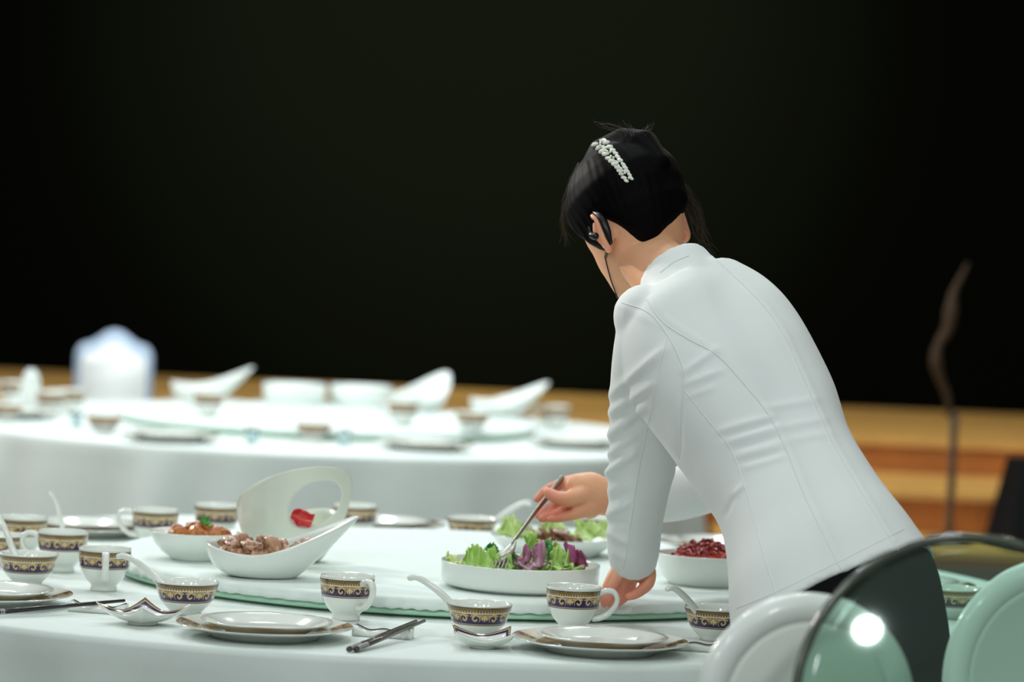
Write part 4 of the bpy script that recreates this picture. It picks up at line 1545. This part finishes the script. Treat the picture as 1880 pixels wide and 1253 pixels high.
# ---- jewelled clip
cq = MB()
nst = 12
for k in range(nst):
    t = k / (nst - 1)
    cx, cy = 1102 + 52 * t + 4 * sin(pi * t), 264 + 66 * t
    for s in (-1, 1):
        wd = 9.0 * (1 - .45 * t)
        px, py = cx + s * wd * .85 + rnd.uniform(-1, 1), cy - s * wd * .5 + rnd.uniform(-1, 1)
        loc, nn = on_surface(htree, px, py)
        if loc is None:
            loc, nn = on_surface(htree, px + 8, py + 8)
            if loc is None:
                continue
        dv = RT * (s * .8 + .15) + UP * (-.25 - s * .45 + rnd.uniform(-.2, .2))
        tx = (dv - nn * dv.dot(nn)).normalized()
        ty = nn.cross(tx)
        rot = Matrix(((tx.x, ty.x, nn.x), (tx.y, ty.y, nn.y), (tx.z, ty.z, nn.z)))
        s0 = rnd.uniform(.0066, .0080) * (1 - .38 * t)
        cq.ball(loc + nn * .003, s0, (1.0, .60, .55), 8, 6, rot)
for k in range(34):
    t = rnd.random()
    loc, nn = on_surface(htree, 1102 + 52 * t + rnd.uniform(-4, 4), 264 + 66 * t + rnd.uniform(-4, 4))
    if loc is not None:
        cq.ball(loc + nn * .006, .0022, (1, 1, 1), 7, 5)
clip = pchild('hair_clip', cq.mesh('hair_clip', False), M_crystal)
clip['label'] = 'jewelled crystal hair clip'

# ---- earpiece and wire
btree = BVHTree.FromPolygons([v.co + person.location for v in bm_.vertices], [tuple(p.vertices) for p in bm_.polygons])
eq = MB()
E = lambda y, z, o=.0: HM @ (Vector((-.081 - o, y, z)) * HS)
eq.tube([E(.010, .012, .008), E(.009, .026, .004), E(-.002, .036, .002), E(-.016, .036, .004), E(-.027, .024, .008), E(-.031, .008, .009), E(-.029, -.010, .009), E(-.022, -.026, .007)], [.0026, .003, .0034, .0042, .0058, .0068, .0060, .0042], 12)
eq.tube([E(.006, .006, .010), E(-.001, -.001, .010)], [.006, .0065], 12)
ear_ob = pchild('earpiece', eq.mesh('earpiece'), M_black)
ear_ob['label'] = 'black over-ear radio earpiece'
wq = MB()
w0 = E(-.022, -.026, .007)
run = [w0]
for p in cspline([(1113, 472), (1117, 490), (1124, 515), (1131, 534), (1136, 546)], 14):
    loc, nn = on_surface(btree, p[0], p[1])
    if loc is None:
        continue
    run.append(loc + nn * .0022)
wq.tube([run[0], run[1] if len(run) > 1 else w0 + Vector((0, 0, -.01))], [.0028, .0022], 8)
wq.tube(run, .0011, 8)
pchild('earpiece_wire', wq.mesh('earpiece_wire'), M_black, ear_ob)

# ---- serving fork held in the right hand
fk = thing('serving_fork', 'grey metal serving fork held over the salad', 'fork', P(926, 1020, 5.75))
FO = fk.location.copy()
q = MB()
hp_ = cspline([tuple(P(*p)) for p in ((1031, 879, 5.935), (1010, 906, 5.931), (985, 938, 5.905), (960, 972, 5.835), (948, 988, 5.795), (941, 998, 5.775))], 30)
q.tube([Vector(p) - FO for p in hp_], [.0052 - .0016 * smooth01(i / 29.0) for i in range(30)], 12, flat=.6, flat_dir=(-.4, 1, .2))
ob('handle', q.mesh('handle'), M_silver, fk)
q = MB()
hd = []
ctr = cspline([tuple(P(*p)) for p in ((945, 992, 5.785), (938, 1003, 5.768), (931, 1013, 5.755), (926, 1022, 5.748), (922, 1032, 5.745))], 16)
for i, p in enumerate(ctr):
    t = i / 15
    hw = interp(t, [0, .2, .45, .75, 1], [.0032, .0080, .0138, .0150, .0140])
    c = Vector(p) - FO
    side = Vector((.96, .1, .28)).normalized()
    nn = Vector((.25, -.85, .45)).normalized()
    hd.append([c + side * (hw * cos(2 * pi * k / 20)) + nn * (.0016 * sin(2 * pi * k / 20) - .004 * cos(2 * pi * k / 20) ** 2 * (hw / .015) ** 2) for k in range(20)])
q.rings(hd)
dn = (Vector(ctr[-1]) - Vector(ctr[-4])).normalized()
for s in (-.0105, -.0035, .0035, .0105):
    c = Vector(ctr[-1]) - FO + Vector((.96, .1, .28)) * s
    q.tube([c - dn * .004, c + dn * .012, c + dn * .022], [.0026, .002, .0012], 8)
ob('fork_head', q.mesh('fork_head'), M_silver, fk)

# ------------------------------------------------------------------ chairs in front
def ring_frame(a, b, r, depth, n=96, expo=2.0):
    """closed oval tube in the local XZ plane"""
    V, F = [], []
    m = 14
    for i in range(n):
        t = 2 * pi * i / n
        c = Vector((a * math.copysign(abs(cos(t)) ** (2 / expo), cos(t)), 0, b * math.copysign(abs(sin(t)) ** (2 / expo), sin(t))))
        nn = Vector((cos(t) / a, 0, sin(t) / b)).normalized()
        for k in range(m):
            s = 2 * pi * k / m
            V.append(c + nn * (r * cos(s)) + Vector((0, depth * sin(s), 0)))
    for i in range(n):
        j = (i + 1) % n
        for k in range(m):
            l = (k + 1) % m
            F.append((i * m + k, j * m + k, j * m + l, i * m + l))
    return V, F

def oval_plate(a, b, th, bulge, n=64, m=12, expo=2.0):
    V, F = [], []
    for lay in (1, -1):
        for i in range(m + 1):
            f = i / m
            for k in range(n):
                t = 2 * pi * k / n
                V.append((a * f * math.copysign(abs(cos(t)) ** (2 / expo), cos(t)), lay * th / 2 - bulge * (1 - f * f), b * f * math.copysign(abs(sin(t)) ** (2 / expo), sin(t))))
    base = n * (m + 1)
    for i in range(m):
        for k in range(n):
            l = (k + 1) % n
            F.append((i * n + k, i * n + l, (i + 1) * n + l, (i + 1) * n + k))
            F.append((base + i * n + l, base + i * n + k, base + (i + 1) * n + k, base + (i + 1) * n + l))
    for k in range(n):
        l = (k + 1) % n
        F.append((m * n + k, m * n + l, base + m * n + l, base + m * n + k))
    return V, F

def oval_chair(name, label, loc, rz, a, b, zc, rr, mats, seat_w=.36, seat_d=.40, rollv=0.0, group=None, bulge=.012, pth=.022, rdep=.016, recline=0.0):
    """local +y is the way the sitter faces; the back stands at y = 0"""
    mf, mp, ms = mats
    t = thing(name, label, 'chair', loc, rz, group)
    q = MB(); q.add(*ring_frame(a - rr, b - rr, rr, rdep))
    rm = Matrix.Translation((0, 0, zc)) @ Matrix.Rotation(recline, 4, 'X') @ Matrix.Rotation(rollv, 4, 'Y')
    me = q.mesh('back_frame'); me.transform(rm)
    ob('back_frame', me, mf, t)
    q = MB(); q.add(*oval_plate(a - rr * 1.6, b - rr * 1.6, pth, bulge))
    me = q.mesh('back_panel'); me.transform(rm)
    ob('back_panel', me, mp, t)
    q = MB()
    rg = []
    for z, k in ((.425, .94), (.43, 1.0), (.455, 1.0), (.465, .96)):
        rg.append([(seat_w / 2 * k * math.copysign(abs(cos(u)) ** .6, cos(u)), .02 + seat_d / 2 + seat_d / 2 * k * math.copysign(abs(sin(u)) ** .6, sin(u)), z) for u in [2 * pi * i / 40 for i in range(40)]])
    q.rings([[Vector(p) for p in r] for r in rg])
    ob('seat', q.mesh('seat'), ms, t)
    for sx in (-1, 1):
        q = MB()
        q.tube([(sx * seat_w * .40, .02, 0), (sx * seat_w * .42, .035, .44)], [.012, .018], 10, round_ends=False)
        ob('leg', q.mesh('leg'), mf, t)
        q = MB()
        q.tube([(sx * seat_w * .42, seat_d - .02, 0), (sx * seat_w * .42, seat_d - .03, .43)], [.011, .018], 10, round_ends=False)
        ob('leg', q.mesh('leg'), mf, t)
        q = MB()
        q.tube([(sx * seat_w * .30, .03, .44), (sx * a * .55, 0, zc - b * .80)], [.016, .014], 10)
        ob('back_support', q.mesh('back_support'), mf, t)
    return t

CW = (M_chair, M_chairp, M_chair)
CA = P(1478, 1300, 4.50); CB = P(1930, 1255, 4.88)
oval_chair('banquet_chair', 'white oval-backed chair nearest the front flap of the white jacket', (CA.x, CA.y, 0), radians(14), .150, .150, CA.z, .022, CW, rollv=radians(24), seat_w=.30, seat_d=.36)
oval_chair('banquet_chair', 'white oval-backed chair cut by the right picture edge', (CB.x, CB.y, 0), radians(188), .158, .172, CB.z + .005, .021, CW, seat_w=.30, seat_d=.36)
CG = P(1779, 1291, 4.25)
oval_chair('clear_chair', 'transparent green-tinted chair with a round back in front of the white chairs', (CG.x, CG.y, 0), radians(172), .219, .219, CG.z - .008, .0062, (M_ghostrim, M_ghost, M_ghost), bulge=-.02, pth=.006, rdep=.010, recline=radians(15))

# ------------------------------------------------------------------ far table
ZB = TABLE_Z + 0.0006
ZBL = TOP + 0.0006
def far(proto, px, d, rz, label, z=ZB, group=None, scale=None, rx=0.0):
    return dup(proto, on_table(px, d, z), rz, label, group, scale)
GF = 'tableware on the far blurred table'
for px, d, w, z in ((575, 9.72, 'in the middle of the near side', ZB), (190, 9.66, 'left of the near-side plate', ZB), (866, 9.97, 'right of the centre, near the plate', ZBL), (10, 9.95, 'at the left picture edge', ZB)):
    far(bowl, px, d, .3, 'blurred dark-banded bowl on the far table, ' + w, z, group=GF + ', bowls')
for px, d, w, z in ((382, 10.02, 'front left on the turntable', ZBL), (739, 10.02, 'front right on the turntable', ZBL), (92, 10.3, 'left, in front of the white chair', ZB), (128, 10.45, 'just left of the white chair back', ZB), (28, 10.75, 'far left', ZB), (1020, 10.75, 'far right side', ZB)):
    far(cup, px, d, radians(190), 'blurred dark-banded cup on the far table, ' + w, z, GF + ', cups')
for px, d, w in ((312, 9.47, 'near side, left of the middle'), (778, 9.58, 'near side, right of the middle'), (1055, 9.95, 'right side by the sleeve'), (20, 10.15, 'left picture edge'), (540, 11.2, 'far side, middle'), (380, 11.1, 'far side, left'), (700, 11.2, 'far side, right'), (900, 11.0, 'far right side')):
    far(under, px, d, .2, 'blurred wide plate on the far table, ' + w, group=GF + ', wide plates')
    far(plate, px, d, .2, 'blurred small plate atop a wide far-table plate, ' + w, ZB + .0062, GF + ', small plates')

def swoop(px, d, rz, label, sc_=1.0):
    o = boat.copy()
    COL.objects.link(o)
    o.location = on_table(px, d, ZBL)
    o.rotation_euler = (0, 0, rz)
    o.scale = (sc_,) * 3
    tag(o, label, 'bowl', 'boat-shaped bowls on the far table')
swoop(372, 10.84, radians(8), 'leftmost blurred boat bowl on the far table, tip up to the right')
swoop(770, 10.80, radians(62), 'middle blurred boat bowl on the far table, its tip a broad peak', 1.08)
swoop(920, 10.70, radians(22), 'blurred boat bowl on the far table nearest the white sleeve')
fb = solid_bowl('salad_dish', [(0, 0.0035), (0.075, 0.0035), (0.076, 0), (0.080, 0), (0.082, 0.0035), (0.095, 0.012), (0.1, 0.062)], [(0.0985, 0.0635), (0.097, 0.0625), (0.092, 0.016), (0, 0.009)], 'blurred deep white dish on the far table, left of the middle', on_table(540, 10.86, ZBL), 'deep dishes on the far table')
for px, d, w in ((662, 10.92, 'right of the middle'),):
    o = fb.copy(); COL.objects.link(o)
    o.location = on_table(px, d, ZBL)
    o['label'] = 'blurred deep white dish on the far table, ' + w
    o['group'] = 'deep dishes on the far table'
# small clear blue glasses on the far table
GLS = [(0, 0.002), (0.012, 0.002), (0.013, 0), (0.015, 0.001), (0.017, 0.02), (0.018, 0.042), (0.0168, 0.0425), (0.0155, 0.02), (0.013, 0.006), (0, 0.005)]
gm = lathe(GLS, 40)
M_glass = mat('pale_blue_glass', (0.78, 0.90, 0.92), 0.03, trans=0.9)
for k, (px, d, w) in enumerate(((462, 9.52, 'in front of the middle'), (632, 9.62, 'right of the middle bowl'), (140, 9.85, 'by the left bowl'))):
    o = ob('water_glass', gm, M_glass, None, on_table(px, d, ZB))
    tag(o, 'blurred pale blue glass on the far table, ' + w, 'glass', 'small glasses on the far table')
# tall folded napkin at the left of the far table
nq = MB()
rg = []
for z, w, dd in ((0, .040, .030), (.03, .036, .026), (.07, .028, .018), (.11, .020, .011), (.125, .010, .006)):
    rg.append([(w * cos(2 * pi * k / 20) * (1 + .15 * sin(6 * pi * k / 10)), dd * sin(2 * pi * k / 20) * (1 + .15 * cos(6 * pi * k / 10)), z) for k in range(20)])
nq.rings([[Vector(p) for p in r] for r in rg])
o = ob('folded_napkin', nq.mesh('folded_napkin'), M_cloth, None, on_table(55, 10.5, ZB))
tag(o, 'blurred white napkin folded upright at the left of the far table', 'napkin')

# white chair behind the far table
def arch_outline(w, h, n=48):
    """shouldered back with an arched crest, local x,z, z=0 at the bottom"""
    pts = [(-w, 0), (-w, h * .40), (-w, h * .76), (-w * .96, h * .84), (-w * .82, h * .888), (-w * .62, h * .905), (-w * .42, h * .94), (-w * .2, h * .985), (0, h)]
    half = cspline(pts, n)
    return [(float(p[0]), float(p[1])) for p in half] + [(-float(p[0]), float(p[1])) for p in half[-2::-1]]
def slab(outline, y0, y1, shrink, zc):
    q = MB()
    cx, cz = 0, zc
    rings = []
    for (y, s) in ((y0, shrink - .03), (y0 + (y1 - y0) * .3, shrink), (y0 + (y1 - y0) * .7, shrink), (y1, shrink - .03)):
        rings.append([Vector((p[0] * s, y, cz + (p[1] - cz) * s)) for p in outline])
    q.rings(rings)
    return q
ch = P(208, 700, 11.72)
t = thing('banquet_chair', 'blurred white chair with rounded shoulders and arched crest behind the far table', 'chair', (ch.x, ch.y, 0), radians(180))
ol = arch_outline(.132, .46)
q = slab(ol, -.016, .016, 1.0, .23)
me = q.mesh('back_frame'); me.transform(Matrix.Translation((0, 0, .500)))
ob('back_frame', me, M_chairblue, t)
q = slab(ol, -.022, .022, .86, .19)
me = q.mesh('back_panel'); me.transform(Matrix.Translation((0, 0, .500)))
ob('back_panel', me, M_chair, t)
q = MB(); q.box(-.16, .16, .0, .34, .43, .47)
ob('seat', q.mesh('seat', False), M_chair, t)
for sx in (-1, 1):
    q = MB(); q.tube([(sx * .125, .0, 0), (sx * .118, 0, .51)], [.014, .016], 10, round_ends=False); ob('leg', q.mesh('leg'), M_chair, t)
    q = MB(); q.tube([(sx * .14, .31, 0), (sx * .14, .31, .43)], [.013, .016], 10, round_ends=False); ob('leg', q.mesh('leg'), M_chair, t)

# ------------------------------------------------------------------ things at the stage
ps = P(1742, 984, 10.86)
st = thing('floor_stand', 'slim upright stand with a twisted tan top on the wooden steps', 'stand', (ps.x, ps.y, .446))
ob('base', lathe([(0, 0), (.075, 0), (.075, .012), (.012, .022), (0, .022)], 32), M_pole, st)
q = MB(); q.tube([(0, 0, .02), (0.0, 0, .395)], .0125, 12); ob('pole', q.mesh('pole'), M_pole, st)
q = MB()
w = []
for (px, py) in ((1743, 762), (1738, 725), (1727, 698), (1719, 668), (1722, 636), (1740, 604), (1746, 570), (1750, 540), (1764, 510), (1776, 486)):
    w.append(P(px, py, 10.86) - Vector((ps.x, ps.y, .446)))
c = cspline([tuple(p) for p in w], 40)
q.tube([Vector(p) for p in c], [interp(i / 39, [0, .2, .35, .45, .65, .8, 1], [.010, .014, .022, .015, .024, .012, .005]) for i in range(40)], 12, flat=.8)
ob('twisted_top', q.mesh('twisted_top'), M_twist, st)

def wedge(name, label, px, d, w, h, dp, z):
    t = thing(name, label, 'speaker', (on_table(px, d, z)), radians(8))
    q = MB()
    V = [(-w, 0, 0), (w, 0, 0), (w, dp, 0), (-w, dp, 0), (-w * .62, dp * .45, h), (w, dp * .45, h), (w, dp, h), (-w * .62, dp, h)]
    F = [(0, 3, 2, 1), (4, 5, 6, 7), (0, 1, 5, 4), (1, 2, 6, 5), (2, 3, 7, 6), (3, 0, 4, 7)]
    q.add(V, F)
    ob('cabinet', q.mesh('cabinet', False), M_trouser, t)
    q = MB()
    a, b, c_, d_ = (Vector(V[i]) for i in (0, 1, 5, 4))
    def bl(u, v):
        return (a * (1 - u) + b * u) * (1 - v) + (d_ * (1 - u) + c_ * u) * v
    nn = (b - a).cross(d_ - a).normalized()
    q.add([bl(.08, .08) + nn * .004, bl(.92, .08) + nn * .004, bl(.92, .92) + nn * .004, bl(.08, .92) + nn * .004, bl(.08, .08), bl(.92, .08), bl(.92, .92), bl(.08, .92)],
          [(0, 1, 2, 3), (4, 7, 6, 5), (0, 4, 5, 1), (1, 5, 6, 2), (2, 6, 7, 3), (3, 7, 4, 0)])
    ob('grille', q.mesh('grille', False), M_trouser, t)
    return t
wedge('floor_speaker', 'black floor speaker on the steps at the right picture edge', 1952, 10.70, .17, .27, .3, .446)
